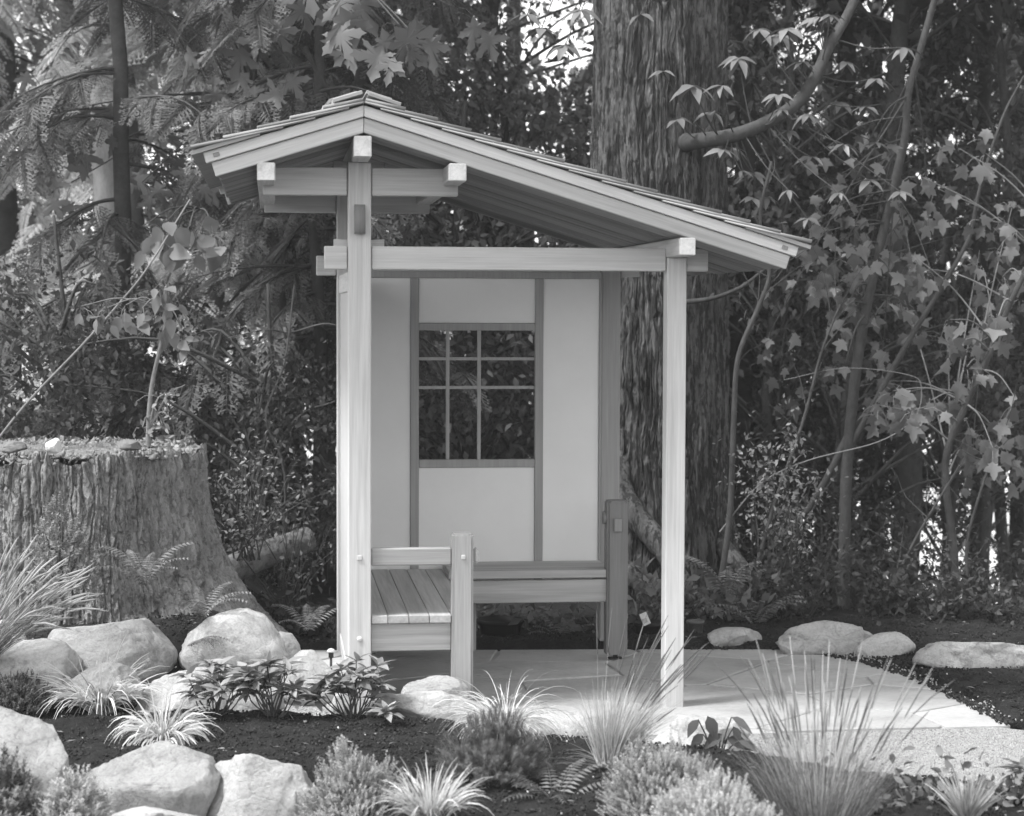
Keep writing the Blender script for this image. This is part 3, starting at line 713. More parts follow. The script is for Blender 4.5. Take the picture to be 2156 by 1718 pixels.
# ================================================================== STUMP
def barkcyl(name, cx, cy, rfun, z0, z1, nth, nz, mat, parent, freq=13, amp=.022, seed=0, cap=False, ctr=None, zf=2.0, topn=0.0):
    th = np.linspace(0, 2*math.pi, nth, endpoint=False); zz = np.linspace(z0, z1, nz)
    T, Z = np.meshgrid(th, zz); R = rfun(T, Z)
    ox, oy = (ctr(Z) if ctr else (0*Z, 0*Z))
    P = np.stack([np.cos(T)*R, np.sin(T)*R, Z], -1).reshape(-1, 3)
    R0 = float(R.mean()); Ps = np.stack([np.cos(T)*R0, np.sin(T)*R0, Z], -1).reshape(-1, 3)
    w1 = (fbm(Ps*np.array([4, 4, 1.6]), 4, seed+40)-.5)*2.6+(fbm(Ps*np.array([22, 22, 7]), 3, seed+43)-.5)*.9; w2 = (fbm(Ps*np.array([9, 9, 3]), 3, seed+41)-.5)*3.0
    ncol = int(2*math.pi*R0*freq); u = T.ravel()/(2*math.pi)*ncol+w1; cu = np.floor(u).astype(np.int64); fu = u-cu; cm = cu % ncol
    v = Z.ravel()*zf+w2*.55+_hash(cm, cm*0, cm*0+1, seed)*7; cv = np.floor(v).astype(np.int64); fv = v-cv
    hp = _hash(cm, cv, cm*0+2, seed); eu = np.minimum(fu, 1-fu); ev = np.minimum(fv, 1-fv)
    plate = np.clip(eu/.13, 0, 1)**.7*(.45+.55*np.clip(ev/.05, 0, 1))
    u2 = u*2.37+w2*.8; c2 = np.floor(u2).astype(np.int64) % int(2.37*ncol); f2 = u2-np.floor(u2); v2 = v*2.9+_hash(c2, c2*0, c2*0+5, seed)*5; h2 = _hash(c2, np.floor(v2).astype(np.int64), c2*0+6, seed)
    fine = (h2-.5)*.75*np.clip(np.minimum(f2, 1-f2)/.15, 0, 1)-.35*(1-np.clip(np.minimum(f2, 1-f2)/.12, 0, 1))
    q2 = fbm(P*np.array([freq*3.2, freq*3.2, 14]), 4, seed+9); q3 = fbm(P*np.array([5., 5., 1.4]), 2, seed+17)
    d = amp*(plate*(.45+.9*hp)-.6) + amp*fine + (q2-.5)*amp*1.3 + (q3-.5)*amp*1.8
    R = R+d.reshape(R.shape)
    if topn:
        tn = fbm(np.stack([np.cos(T)*4, np.sin(T)*4, T*0], -1).reshape(-1, 3), 4, 77).reshape(T.shape)-.5+.35*(hp.reshape(T.shape)-.5); Z = Z+topn*tn*np.clip(Z/z1, 0, 1)**8
    V = np.stack([cx+ox+np.cos(T)*R, cy+oy+np.sin(T)*R, Z], -1)
    i = np.arange(nz-1)[:, None]*nth; j = np.arange(nth)[None]; k_ = (j+1) % nth
    Q = np.stack([i+j, i+k_, i+nth+k_, i+nth+j], -1).reshape(-1, 4)
    mb = MB(); mb.add(V.reshape(-1, 3), None, Q)
    return mb.build(name, mat, parent, None, True)
ST = thing('tree_stump', 'broad old tree stump with furrowed bark and a sapling growing on top', 'stump', (-1.1, 1.75, .25))
def rst(T, Z):
    h = np.clip((Z-.1)/1.07, 0, 1)
    return .735+.07*(1-h)+.25*(1-h)**3.4*(1+.45*np.cos(3*T+.6))+.02*np.cos(5*T+1)+.012*np.cos(11*T)
barkcyl('bark', -1.12, 1.75, rst, -.05, 1.085, 1300, 460, BARKS, ST, 20, .027, 3, zf=3.0, topn=.11)
ring = np.linspace(0, 2*math.pi, 90, endpoint=False); V = [(-1.12, 1.75, 1.07)]; rr = [.2, .4, .6, .74]
for q_ in rr:
    for t in ring: V.append((-1.12+math.cos(t)*q_, 1.75+math.sin(t)*q_, 1.045+.05*random.random()))
F3 = [(0, 1+i, 1+(i+1) % 90) for i in range(90)]; F4 = [(1+a*90+i, 1+(a+1)*90+i, 1+(a+1)*90+(i+1) % 90, 1+a*90+(i+1) % 90) for a in range(3) for i in range(90)]
link('cut_top', mesh_np('cut_top', V, [np.array(F3), np.array(F4)]), ST, None, BARKS)
mb = MB(); n = 1500; th = rng.uniform(0, 2*math.pi, n); ra = .76*np.sqrt(rng.uniform(.3, 1, n))
mb.inst(OCT, np.stack([-1.12+np.cos(th)*ra, 1.75+np.sin(th)*ra, rng.uniform(1.06, 1.09, n)], -1), frames(rdir(n), rdir(n))*rng.uniform(.005, .016, (n, 1, 1))*np.array([1.8, 1, .5]))
mb.build('debris', leafm('stump_litter', .12, .30, 0, .95, .1), ST, 'stuff')
def smallrock(label, x0, y0, x1, y1, Y, seed, name='stone', mat=None): return rock(label, x0, y0, x1, y1, Y, mat or ROCK, seed, .9, 4, group='stones lying on the stump', sink=.3, name=name)
smallrock('small white stone on the front rim of the stump', 94, 922, 129, 948, 1.02, 31, mat=rough('white_stone', .7, .1, 9, 90))
smallrock('flat grey stone on the stump top at the left edge', 0, 928, 56, 950, 1.15, 32, mat=rough('dull_stone', .2, .2, 9, 80))
smallrock('grey stone on the stump left of the sapling', 246, 926, 298, 946, 1.3, 33, mat=rough('dull_stone', .2, .2, 9, 80))
smallrock('small round stone at the right rim of the stump', 364, 936, 382, 950, 1.25, 34, mat=ROCKD)
smallrock('small pale stone beside the right rim of the stump', 390, 940, 408, 954, 1.35, 35, mat=ROCKD)

# ================================================================== BIG FIR BEHIND THE SHELTER
def base_of(x, y, Y): p = at(x, y, Y); return (p[0], p[1], float(gz(p[0], p[1])))
FIR = thing('fir_tree', 'massive old fir trunk with deeply furrowed bark rising behind the right roof slope', 'tree', (2.42, 3.6, .05))
TRs = barkcyl('trunk', 2.43, 3.65, lambda T, Z: .455-.012*Z+.10*np.clip(1-Z/.9, 0, 1)**2*(1+.5*np.cos(4*T+1)), -.1, 8.5, 1100, 900, BARK, FIR, 24, .019, 11, zf=1.1)
mb = MB()
mb.tube(curve([(2.25, 3.55, 1.1), (2.12, 3.25, .72), (2.36, 3.0, .35), (2.52, 2.9, .05)], 8), (.10, .055), 12)
mb.tube(curve([(2.2, 3.6, .6), (1.96, 3.2, .36), (2.16, 2.95, .22), (2.3, 2.85, -.02)], 8), (.07, .05), 12)
mb.tube(curve([(2.6, 3.6, .6), (2.88, 3.2, .22), (3.15, 3.0, -.02)], 8), (.08, .03), 12)
mb.build('root', BARK, FIR, None, True)
# ================================================================== BACKGROUND TREES
def rand_tube(mb, a, d, L, r, seg=6, droop=.1, n=5, jit=.05, r_=None):
    g = r_ or rng; p = np.array(a, float); d = np.array(d, float); pts = [p]
    for i in range(seg):
        d = d+g.normal(0, jit, 3); d[2] -= droop/seg; d /= np.linalg.norm(d); p = p+d*L/seg; pts.append(p)
    pts = np.array(pts); mb.tube(pts, np.linspace(r, r*.2, len(pts)), n, False); return pts
def hemlock(label, x, Y, h, r, z0, seed, foliage, dens=1.0, blen=1.9, lean=0.0, ss=.42, trunkmat=BARKD, name='hemlock_tree', group='conifers behind the shelter'):
    g = np.random.default_rng(seed); bz = float(gz(x, Y)); t = thing(name, label, 'tree', (x, Y, bz), group)
    path = np.array([(x+lean*z+g.normal(0, .02), Y+g.normal(0, .02), bz-.1+z) for z in np.linspace(0, h, 14)])
    mb = MB(); mb.tube(path, np.linspace(r, r*.35, 14), 14); mb.build('trunk', trunkmat, t, None, True)
    br = MB(); fo = MB(); nb_ = int((h-z0)*11*dens)
    for i in range(nb_):
        z = g.uniform(z0, h*.98); a = g.uniform(0, 2*math.pi); L = blen*(1-.45*z/h)*g.uniform(.6, 1.1)
        p = np.array((x+lean*z, Y, bz+z)); d = np.array((math.cos(a), math.sin(a), g.uniform(-.05, .3)))
        pts = rand_tube(br, p, d, L, .014, 7, .8, 4, .06, g)
        P = []; D = []; Nn = []
        for u in np.linspace(.15, 1, int(L*9)+3):
            k_ = u*(len(pts)-1); i0 = min(int(k_), len(pts)-2); q = pts[i0]+(pts[i0+1]-pts[i0])*(k_-i0); dd = pts[i0+1]-pts[i0]; dd /= np.linalg.norm(dd)
            sd_ = np.cross(dd, [0, 0, 1]); sd_ /= np.linalg.norm(sd_)+1e-6
            v = dd*g.uniform(.4, 1.)+sd_*g.choice([-1, 1])*g.uniform(.4, 1.)+np.array([0, 0, -g.uniform(.15, .7)])
            P.append(q); D.append(v/np.linalg.norm(v)); Nn.append(np.array([0, 0, 1])+g.normal(0, .35, 3))
        P = np.array(P); M = frames(np.array(D), np.array(Nn))*g.uniform(ss*.6, ss*1.15, (len(P), 1, 1))
        fo.inst(SPR[int(g.integers(3))], P, M)
    br.build('branches', TWIG, t, 'stuff'); fo.build('foliage', foliage, t, 'stuff')
    return t
def broad(label, x, Y, h, r, seed, foliage, nclump, z0, z1, spread, leaf=.085, per=130, csz=.42, lean=0.0, tm=BARKT, name='broadleaf_tree', group='broadleaf trees behind the shelter', tmpl=None, cat='tree', ysp=None):
    g = np.random.default_rng(seed); bz = float(gz(x, Y)); t = thing(name, label, cat, (x, Y, bz), group)
    path = np.array([(x+lean*z+.08*math.sin(z*1.3+seed), Y, bz-.1+z) for z in np.linspace(0, h, 16)])
    mb = MB(); mb.tube(path, np.linspace(r, r*.3, 16), 12); mb.build('trunk', tm, t, None, True)
    br = MB(); fo = MB()
    for i in range(nclump):
        z = g.uniform(z0, z1); c = np.array((x+lean*z+g.normal(0, spread), Y+g.normal(0, ysp or spread*.6), bz+z))
        zt = max(.05, min(z-g.uniform(.2, .9), h*.95)); p0 = np.array((x+lean*zt, Y, bz+zt))
        mid = (p0+c)/2+np.array([0, 0, .15]); br.tube(curve([p0, mid, c], 4), (.016, .004), 4, False)
        n = int(per*g.uniform(.6, 1.3)); P = c+g.normal(0, 1, (n, 3))*csz*np.array([.6, .6, .42])
        D = g.normal(size=(n, 3)); D[:, 2] -= .8
        fo.inst(tmpl or OVQ, P, frames(D, rdir(n, .9, g))*g.uniform(leaf*.6, leaf*1.3, (n, 1, 1)))
    br.build('branches', TWIG, t, 'stuff'); fo.build('foliage', foliage, t, 'stuff')
    return t
OVQ = (np.array([(0, 0, 0), (.27, .4, .05), (0, 1, -.12), (-.27, .4, .05)]), np.array([(0, 1, 2), (0, 2, 3)]))
MAPQ = (MAPLE[0], MAPLE[1])

# left trees: haze painted as paler foliage and bark; nearer ones darker
hemlock('thick hazy hemlock trunk at the top left with drooping sprays', -1.25, 7.5, 9, .24, 1.6, 101, LF_FIRHAZE, .9, 1.9, trunkmat=rough('hazed_bark', .24, .25, 9, 60, .6, .01, stretch=(1, 1, .4)))
hemlock('haze-paled hemlock right of the thick one, sprays above the stump', -.45, 6.2, 8, .11, .8, 102, LF_FIRHAZE, .9, 1.7, trunkmat=rough('hazed_grey_bark', .15, .3, 10, 60, .6, .01, stretch=(1, 1, .4)))
hemlock('slanting hemlock behind the left eave', .15, 7.2, 9, .10, .9, 103, LF_FIRHAZE, .8, 1.7, -.06, trunkmat=BARKT)
hemlock('dark straight hemlock seen between the left eave and the tall post', .62, 5.6, 9, .085, .6, 104, LF_FIR, .8, 1.5)
hemlock('hemlock whose lowest sprays hang behind the stump', -1.0, 4.4, 7, .07, .35, 105, LF_FIR, .75, 1.4)
hemlock('thin hemlock left of the shelter wall', .28, 4.0, 7, .05, .3, 106, LF_FIR, .8, 1.1)
hemlock('dark hemlock directly behind the shelter window', 1.55, 6.5, 3.0, .10, .4, 107, LF_FIR, .9, 1.7)
hemlock('dark hemlock right of the massive fir', 3.7, 6.8, 9, .12, .3, 108, LF_BG, 1.0, 1.9)
hemlock('dark hemlock behind the slender right-hand maple', 4.7, 7.4, 9, .13, .3, 109, LF_BG, .75, 2.0)
hemlock('dark hemlock at the right edge', 5.6, 6.6, 6.2, .11, 2.3, 110, LF_BG, .5, 1.7)
hemlock('distant hemlock far behind the stump', -2.6, 11, 10, .2, .5, 111, LF_FIRHAZE, .9, 2.5, ss=.55)
hemlock('distant hemlock behind the roof ridge', 1.0, 11.5, 9, .18, .3, 112, LF_FIR, .8, 2.3, ss=.55)
hemlock('distant hemlock behind the massive fir', 4.1, 11.5, 9, .18, .3, 113, LF_FIR, .9, 2.3, ss=.55)
hemlock('distant hemlock in the right-hand gap', 5.2, 12, 6.5, .16, 2.4, 114, LF_BG, .55, 2.3, ss=.55)
broad('broadleaf tree with haze-paled leaves above the left roof slope', .4, 8.6, 8, .09, 201, LF_PALE, 60, 2.2, 6.5, 1.0, .11, 110)
broad('broadleaf tree whose leaves fill the sky left of the massive fir', 1.9, 9.5, 9, .09, 202, LF_MID, 44, 2.0, 6.5, .9, .12, 90)
broad('broadleaf tree low behind the window, leaves lightened in place of reflections', 1.3, 4.6, 3.2, .05, 203, LF_MID, 36, .2, 2.4, .7, .07, 150, .33)  # lighter foliage stands in for reflections in the panes
broad('broadleaf tree with loose leaves at the upper right', 5.2, 9.5, 8, .10, 204, LF_BG, 28, 2.0, 6.0, 1.3, .12, 90)
broad('dark leafy tree low at the right', 4.0, 4.9, 3.2, .05, 205, LF_BG, 34, .15, 2.3, .9, .06, 150, .33)
broad('dark leafy tree low behind the far right rocks', 5.0, 5.6, 3.2, .05, 206, LF_BG, 24, .3, 3.0, .7, .06, 130, .33)
broad('dark leafy bush between stump and shelter', -.1, 3.4, 1.9, .03, 207, LF_BG, 40, .1, 1.5, .45, .05, 150, .26)
broad('dark leafy bush hugging the back of the stump', -1.3, 3.6, 2.2, .03, 208, LF_BG, 34, .1, 1.7, .6, .06, 150, .3)
broad('tall leafy tree far back at the upper left', -2.2, 13, 10, .16, 209, LF_PALE, 70, 1.5, 8.0, 1.7, .14, 110, .6)
broad('tall leafy tree far back left of the ridge', .2, 14, 10, .16, 210, LF_PALE, 60, 1.0, 7.0, 1.6, .14, 110, .6)
broad('tall leafy tree far back right of the ridge', 2.9, 15, 9, .16, 211, LF_BG, 40, .5, 2.8, 1.6, .14, 110, .6)
broad('tall leafy tree far back at the right', 5.6, 14.5, 8, .16, 212, LF_BG, 24, 3.0, 6.5, 1.3, .14, 110, .6)

hemlock('dark hemlock beyond the right edge', 6.9, 8.6, 7.0, .12, 2.5, 115, LF_BG, .5, 2.1)
hemlock('far dark hemlock at the right', 6.2, 11.5, 7.2, .16, 2.4, 116, LF_BG, .5, 2.5, ss=.55)
hemlock('far dark hemlock beyond the right edge', 8.2, 12.5, 7.5, .16, 2.2, 117, LF_BG, .5, 2.5, ss=.55)
broad('dark broadleaf tree behind the two right-hand maples', 4.6, 9.0, 5, .08, 213, LF_BG, 44, .4, 4.0, 1.2, .11, 130, .5)
broad('dark broadleaf tree behind the right-edge maple', 6.2, 9.2, 5, .08, 214, LF_BG, 26, 2.6, 5.5, 1.0, .11, 130, .5)
broad('fine-leaved tree against the bright sky at the top right', 7.0, 9.8, 8, .07, 215, LF_BG, 26, 4.0, 8.0, 1.1, .09, 130, .5)
broad('fine-leaved tree with loose crown above the right eave', 3.6, 5.2, 6, .05, 216, LF_BG, 34, 2.2, 4.6, .7, .075, 120, .38)
broad('fine-leaved tree with loose crown at the upper right edge', 5.3, 5.4, 7, .05, 217, LF_BG, 20, 3.2, 6.0, .8, .075, 120, .38)
broad('fine-leaved tree filling the gap between roof ridge and massive fir', 1.75, 6.9, 6, .05, 218, LF_MID, 60, 1.9, 5.2, .5, .07, 110, .36)
# canopy added out of view, above and beside the picture, to shade the wood
for i, (x, Y, z) in enumerate([(2.4, 5.5, 7), (4.6, 5.5, 6.5), (6.6, 4, 5.2)]):
    broad('broadleaf tree added for shade %s' % ['over the massive fir', 'over the right-hand maples', 'beyond the right side'][i], x, Y, z+1, .12, 300+i, LF_BG, 50, z-1.3, z+1.0, 1.1, .15, 90, .6, group='shade trees added overhead')

# ---------------------------------------------------------------- slender maples on the right: trunks, twigs, leaves as parts
def leafcluster(t, mb, root, cx, cy, Y, spr, n, tmpl, mat, size, face=(0, -1, .25), hang=.9, g=None, name='leaf', tw=.004):
    c = at(cx, cy, Y)
    if root is not None:
        mid = (np.array(root)+c)/2+np.array([0, 0, .08]); P = curve([root, mid, c+np.array([0, 0, .05])], 5); mb.tube(P, np.linspace(tw*1.8, tw*.6, len(P)), 5, False)
    it = []
    for i in range(n):
        b_ = c+g.normal(0, 1, 3)*spr*np.array([1, .7, .8]); node = c+(b_-c)*.35+np.array([0, 0, .04])
        d = g.normal(0, .45, 3)+np.array([0, -.15, -hang]); d /= np.linalg.norm(d)
        nr = np.array(face)+g.normal(0, .38, 3)
        mb.tube(np.array([node, (node+b_)/2+np.array([0, 0, .015]), b_]), (.0022, .0014), 4, False)
        it.append((b_, d, nr, size*g.uniform(.65, 1.2)))
    leaves(name, tmpl, it, mat, t)
g = np.random.default_rng(55)
M1 = thing('maple_tree', 'slender maple with a pale sinuous trunk right of the shelter', 'tree', base_of(1780, 1330, 3.2), 'slender maples on the right')
mb = MB(); Y = 3.2
p1 = pxpath([(1775, 1345, Y), (1778, 1150, Y), (1782, 1000, Y), (1800, 800, Y), (1822, 660, Y), (1848, 540, Y), (1880, 400, Y), (1905, 290, Y), (1912, 200, Y), (1942, 90, Y), (1985, -60, Y)], 6)
mb.tube(p1, (.040, .020), 12, False); mb.build('trunk', BARKT, M1, None, True)
mb = MB(); p = pxpath([(1790, 940, Y), (1835, 860, Y-.05), (1900, 740, Y-.1), (1985, 600, Y-.1), (2040, 500, Y), (2062, 400, Y), (2110, 250, Y), (2156, 160, Y)], 6)
mb.tube(p, (.022, .007), 10, False); mb.tube(pxpath([(1700, 1075, Y+.1), (1745, 1000, Y+.05), (1785, 920, Y)], 6), (.02, .028), 8, False); mb.tube(pxpath([(1480, 1330, Y+.3), (1600, 1180, Y+.2), (1700, 1075, Y+.1)], 5), (.013, .02), 8, False)
mb.build('branch', BARKT, M1, None, True)
mb = MB(); rt_ = lambda k_: p1[min(int(k_*len(p1)), len(p1)-1)]
for (cx, cy, s, n, k_) in [(1745, 620, .07, 8, .45), (1785, 655, .07, 10, .45), (1760, 690, .05, 5, .42), (1800, 600, .05, 4, .5), (1790, 515, .07, 6, .55), (1735, 585, .05, 4, .5), (1820, 555, .05, 4, .52), (1735, 440, .08, 5, .62), (1710, 490, .06, 4, .6), (1770, 400, .09, 7, .7), (1800, 470, .06, 4, .6), (1920, 570, .05, 4, .6), (1960, 585, .05, 4, .6), (1890, 640, .04, 3, .5), (1860, 750, .05, 3, .42), (1780, 780, .03, 2, .4), (1690, 520, .05, 4, .58), (1830, 310, .08, 7, .8), (1735, 330, .06, 4, .75)]:
    leafcluster(M1, mb, rt_(k_), cx, cy, Y-.15+g.uniform(-.25, .25), s, n, MAPLE, LF_MAP, .105, g=g)
for _ in range(15):
    leafcluster(M1, mb, rt_(g.uniform(.35, .85)), g.uniform(1600, 1960), g.uniform(380, 860), Y+g.uniform(-.2, 1.4), .09, int(g.integers(5, 9)), MAPLE, LF_MAP, g.uniform(.08, .13), g=g)
mb.build('twigs', TWIG, M1, 'stuff')
M2 = thing('maple_tree', 'leaning maple with hanging leaf clusters at the right edge', 'tree', base_of(1930, 1330, 2.9), 'slender maples on the right')
mb = MB(); Y = 2.9; p2 = pxpath([(1975, 1380, Y), (2010, 1200, Y), (1990, 980, Y), (2035, 850, Y), (2085, 740, Y), (2140, 610, Y), (2230, 450, Y)], 6); mb.tube(p2, (.028, .016), 10, False); mb.build('trunk', BARKT, M2, None, True)
mb = MB()
for (cx, cy, s, n, k_) in [(1880, 840, .08, 9, .5), (1925, 880, .07, 8, .45), (1850, 870, .05, 5, .4), (1960, 860, .05, 5, .5), (2010, 850, .06, 6, .5), (2035, 790, .05, 5, .6), (2015, 740, .06, 5, .65), (2060, 700, .06, 6, .7), (2100, 690, .06, 6, .8), (2045, 930, .08, 7, .45), (2090, 960, .07, 7, .5), (2130, 985, .07, 6, .5), (2140, 860, .07, 5, .6), (2000, 690, .05, 4, .7), (2110, 600, .07, 6, .85), (2020, 330, .10, 7, .95), (2075, 340, .08, 5, .95), (1940, 390, .05, 4, .9), (1975, 415, .06, 4, .9), (2075, 480, .07, 5, .9), (2140, 500, .07, 5, .9)]:
    leafcluster(M2, mb, p2[min(int(k_*len(p2)), len(p2)-1)], cx, cy, Y-.1+g.uniform(-.25, .25), s, n, MAPLE, LF_MAP, .115, g=g)
for _ in range(16):
    leafcluster(M2, mb, p2[int(g.uniform(.3, .95)*len(p2))], g.uniform(1860, 2160), g.uniform(420, 1080), Y+g.uniform(0, 1.6), .09, int(g.integers(5, 9)), MAPLE, LF_MAP, g.uniform(.08, .13), g=g)
mb.tube(pxpath([(1515, 1120, 2.7), (1600, 1020, 2.7), (1700, 970, 2.7), (1850, 930, 2.7), (1925, 880, 2.7), (1940, 820, 2.7), (1915, 790, 2.7), (1780, 775, 2.7), (1650, 800, 2.7)], 6), (.0045, .002), 5, False)
mb.build('twigs', TWIGL, M2, 'stuff')
for lab, pts, r in [('thin bare sapling right of the front post, forked low down', [(1500, 1330), (1535, 1100), (1545, 880), (1555, 750), (1600, 640), (1620, 570), (1600, 460), (1625, 340)], .016),
                    ('bare sapling leaning right behind the huckleberry shrub', [(1560, 1320), (1625, 1080), (1690, 890), (1730, 740), (1770, 640)], .011),
                    ('thin dark sapling at the lower right with a bent stem', [(1890, 1370), (1880, 1250), (1925, 1140), (2020, 980)], .011),
                    ('thin sapling crossing the lower right gap', [(2000, 1390), (2035, 1250), (2040, 1120), (2110, 900)], .012)]:
    Y = 2.7; t = thing('sapling', lab, 'sapling', base_of(pts[0][0], pts[0][1], Y), 'bare saplings on the right'); mb = MB()
    P = pxpath([(x, y, Y) for x, y in pts], 6); mb.tube(P, (r*1.25, r*.6), 8, False); mb.build('stem', BARKT, t, None, True); mb = MB()
    for i in range(9):
        q = P[int(g.uniform(.25, .95)*len(P))]; rand_tube(mb, q, (g.normal(0, .7), g.normal(0, .5), .7), g.uniform(.25, .6), .004, 5, -.1, 4, .15, g)
    mb.build('twigs', TWIG, t, 'stuff')

# ---------------------------------------------------------------- rhododendron tree over the roof
RH = thing('rhododendron_branch', 'thick curved limb with rhododendron leaf whorls growing out before the massive fir', 'branch', at(1475, 297, 3.0))
Y = 2.85; mb = MB()
limb = pxpath([(1425, 304, 3.5), (1468, 297, 3.05), (1545, 285, Y), (1620, 255, Y), (1680, 215, Y), (1715, 165, Y), (1745, 100, 2.9), (1790, 20, 3.0), (1830, -80, 3.1)], 8)
rr_ = np.interp(np.linspace(0, 1, len(limb)), [0, .1, .3, .6, 1], [.085, .050, .042, .036, .026]); mb.tube(limb, rr_, 12); mb.build('limb', BARKT, RH, None, True)
mb = MB(); wh = [(1555, 122, .12, 8), (1460, 180, .13, 9), (1500, 235, .10, 7), (1430, 250, .09, 7), (1640, 200, .10, 8), (1700, 240, .10, 8), (1770, 215, .10, 7), (1820, 225, .10, 7), (1655, 60, .11, 7), (1720, 40, .11, 7), (1780, 130, .10, 7), (1600, 60, .10, 6), (1830, 380, .09, 5), (1700, 460, .08, 6), (1615, 415, .08, 6), (1660, 400, .07, 5), (1560, 360, .06, 5), (1845, 300, .08, 6), (1905, 100, .11, 6), (1690, 130, .10, 7), (1140, 60, .12, 7), (1190, 95, .12, 6), (1225, 20, .12, 6), (1110, 30, .10, 6), (1350, 30, .1, 5), (1395, 150, .09, 6), (1520, 180, .09, 6)]
wh = [(a, b_, c*1.15, d) for a, b_, c, d in wh]+[(g.uniform(1400, 1900), g.uniform(20, 420), g.uniform(.08, .12), 8) for _ in range(14)]
its = []
for (cx, cy, s, n) in wh:
    c = at(cx, cy, Y-.1+g.uniform(-.3, .25)); a0 = g.uniform(0, 6.28)
    root = limb[int(np.argmin(np.linalg.norm(limb-c-np.array([0, 0, -.2]), axis=1)))] if cx > 1380 else np.array(c)+np.array([.35, .3, .9])
    P = curve([root, (root+c)/2+np.array([0, 0, -.03]), c], 5); mb.tube(P, (.005, .003), 5, False)
    for k_ in range(n):
        a = a0+k_*6.283/n; d = np.array((math.cos(a), math.sin(a)*.8, -.05-.5*g.uniform(0, 1)**1.5)); its.append((c, d, np.array((0, -.2, 1))+g.normal(0, .2, 3), s*g.uniform(.8, 1.25)))
leaves('leaf', ovate(.40, .25, .35), its, LF_RHO, RH); mb.build('twigs', TWIG, RH, 'stuff')
t = thing('branch', 'crooked bare branch reaching from the massive fir under the right eave', 'branch', at(1450, 636, 3.2)); mb = MB()
mb.tube(pxpath([(1440, 636, 3.2), (1500, 628, 3.0), (1560, 605, 2.9), (1600, 575, 2.85), (1640, 545, 2.85)], 6), (.016, .008), 8, False); mb.build('stem', BARKT, t, None, True)

# ---------------------------------------------------------------- big-leaf maple branches over the roof, left
BM_ = thing('bigleaf_maple', 'bigleaf maple with large lobed leaves hanging over the ridge', 'tree', base_of(560, 1330, 5.2))
mb = MB(); trunk = pxpath([(560, 1330, 5.2), (600, 900, 5.2), (585, 600, 5.2), (545, 300, 5.2), (520, 120, 5.1), (480, -60, 5)], 6); mb.tube(trunk, (.055, .035), 10, False)
mb.tube(pxpath([(640, 100, 4), (690, 190, 4), (725, 270, 4.2)], 6), (.02, .01), 8, False); mb.build('trunk', BARKT, BM_, None, True)
mb = MB(); root = at(700, -60, 3.2)
for (cx, cy, s, n, sz, yy) in [(760, 30, .10, 4, .28, 2.7), (700, 20, .12, 4, .26, 3.0), (840, 70, .07, 3, .30, 2.4), (880, 100, .08, 3, .28, 2.4), (640, 10, .1, 3, .24, 3.2), (560, 50, .15, 4, .24, 3.6), (520, 150, .15, 4, .22, 3.8), (470, 60, .15, 4, .22, 4.0), (620, 130, .15, 4, .22, 3.6), (950, 30, .12, 3, .22, 3.2), (430, 180, .15, 4, .2, 4.1), (270, 240, .15, 5, .2, 4.4), (240, 320, .12, 5, .2, 4.4), (380, 280, .12, 4, .2, 4.4), (120, 250, .15, 4, .2, 4.6), (150, 400, .12, 4, .2, 4.6), (430, 350, .1, 4, .18, 4.2), (300, 400, .1, 4, .18, 4.2), (60, 330, .12, 4, .2, 4.4)]:
    leafcluster(BM_, mb, trunk[int(len(trunk)*.7)] if cx < 600 else root, cx, cy, yy, s, n, BIGM, LF_BIG, sz, g=g, tw=.006)
mb.build('twigs', TWIG, BM_, 'stuff')
t = thing('leafy_branch', 'branch of broad pale leaves below the left eave', 'branch', at(270, 500, 2.9)); mb = MB()
for (cx, cy, n) in [(300, 495, 5), (350, 485, 4), (400, 495, 5), (450, 510, 5), (340, 530, 4), (390, 525, 3)]:
    leafcluster(t, mb, at(420, 440, 3.3), cx, cy, 2.8+g.uniform(-.1, .2), .05, n, OVW, LF_SAP, .15, g=g, hang=.5)
mb.build('twigs', TWIG, t, 'stuff')
t = thing('sapling', 'leafy sapling growing from the top of the stump', 'sapling', tuple(at(315, 930, 1.75))); mb = MB(); Y = 1.75
st = pxpath([(312, 938, Y), (315, 860, Y), (322, 800, Y), (340, 720, Y), (352, 660, Y), (350, 610, Y)], 6); mb.tube(st, (.015, .007), 8, False); mb.build('stem', TWIGL, t, None, True)
mb = MB()
for (cx, cy, n) in [(350, 625, 4), (225, 668, 5), (265, 662, 4), (300, 668, 3), (335, 670, 3), (170, 665, 4), (350, 700, 3), (385, 720, 4), (405, 708, 3), (330, 640, 3)]:
    leafcluster(t, mb, at(345, 655, Y), cx, cy, Y-.05, .035, n, OV, LF_SAP, .105, g=g, hang=.7)
for (cx, cy, n) in [(330, 885, 6), (345, 850, 6), (300, 920, 4), (360, 900, 5), (390, 830, 6)]:
    leafcluster(t, mb, at(316, 900, Y), cx, cy, Y-.05, .035, n, OV, LF_RHB, .045, g=g, hang=.2)
mb.build('twigs', TWIGL, t, 'stuff')
t = thing('leaning_stick', 'long thin pale stick leaning up to the right above the stump', 'stick', tuple(at(30, 880, 2.6))); mb = MB()
mb.tube(pxpath([(-20, 945, 2.6), (60, 845, 2.6), (170, 730, 2.6), (250, 640, 2.6), (310, 565, 2.6), (400, 420, 3.0)], 4), (.008, .005), 6, False); mb.build('stem', TWIGL, t, None, True)
t = thing('branch', 'thin dark horizontal branch left of the shelter wall', 'branch', tuple(at(600, 655, 3.0))); mb = MB()
mb.tube(pxpath([(480, 712, 3.3), (560, 694, 3.1), (610, 700, 3.2), (680, 682, 3.0), (720, 690, 3.0)], 4), (.004, .007), 5, False)
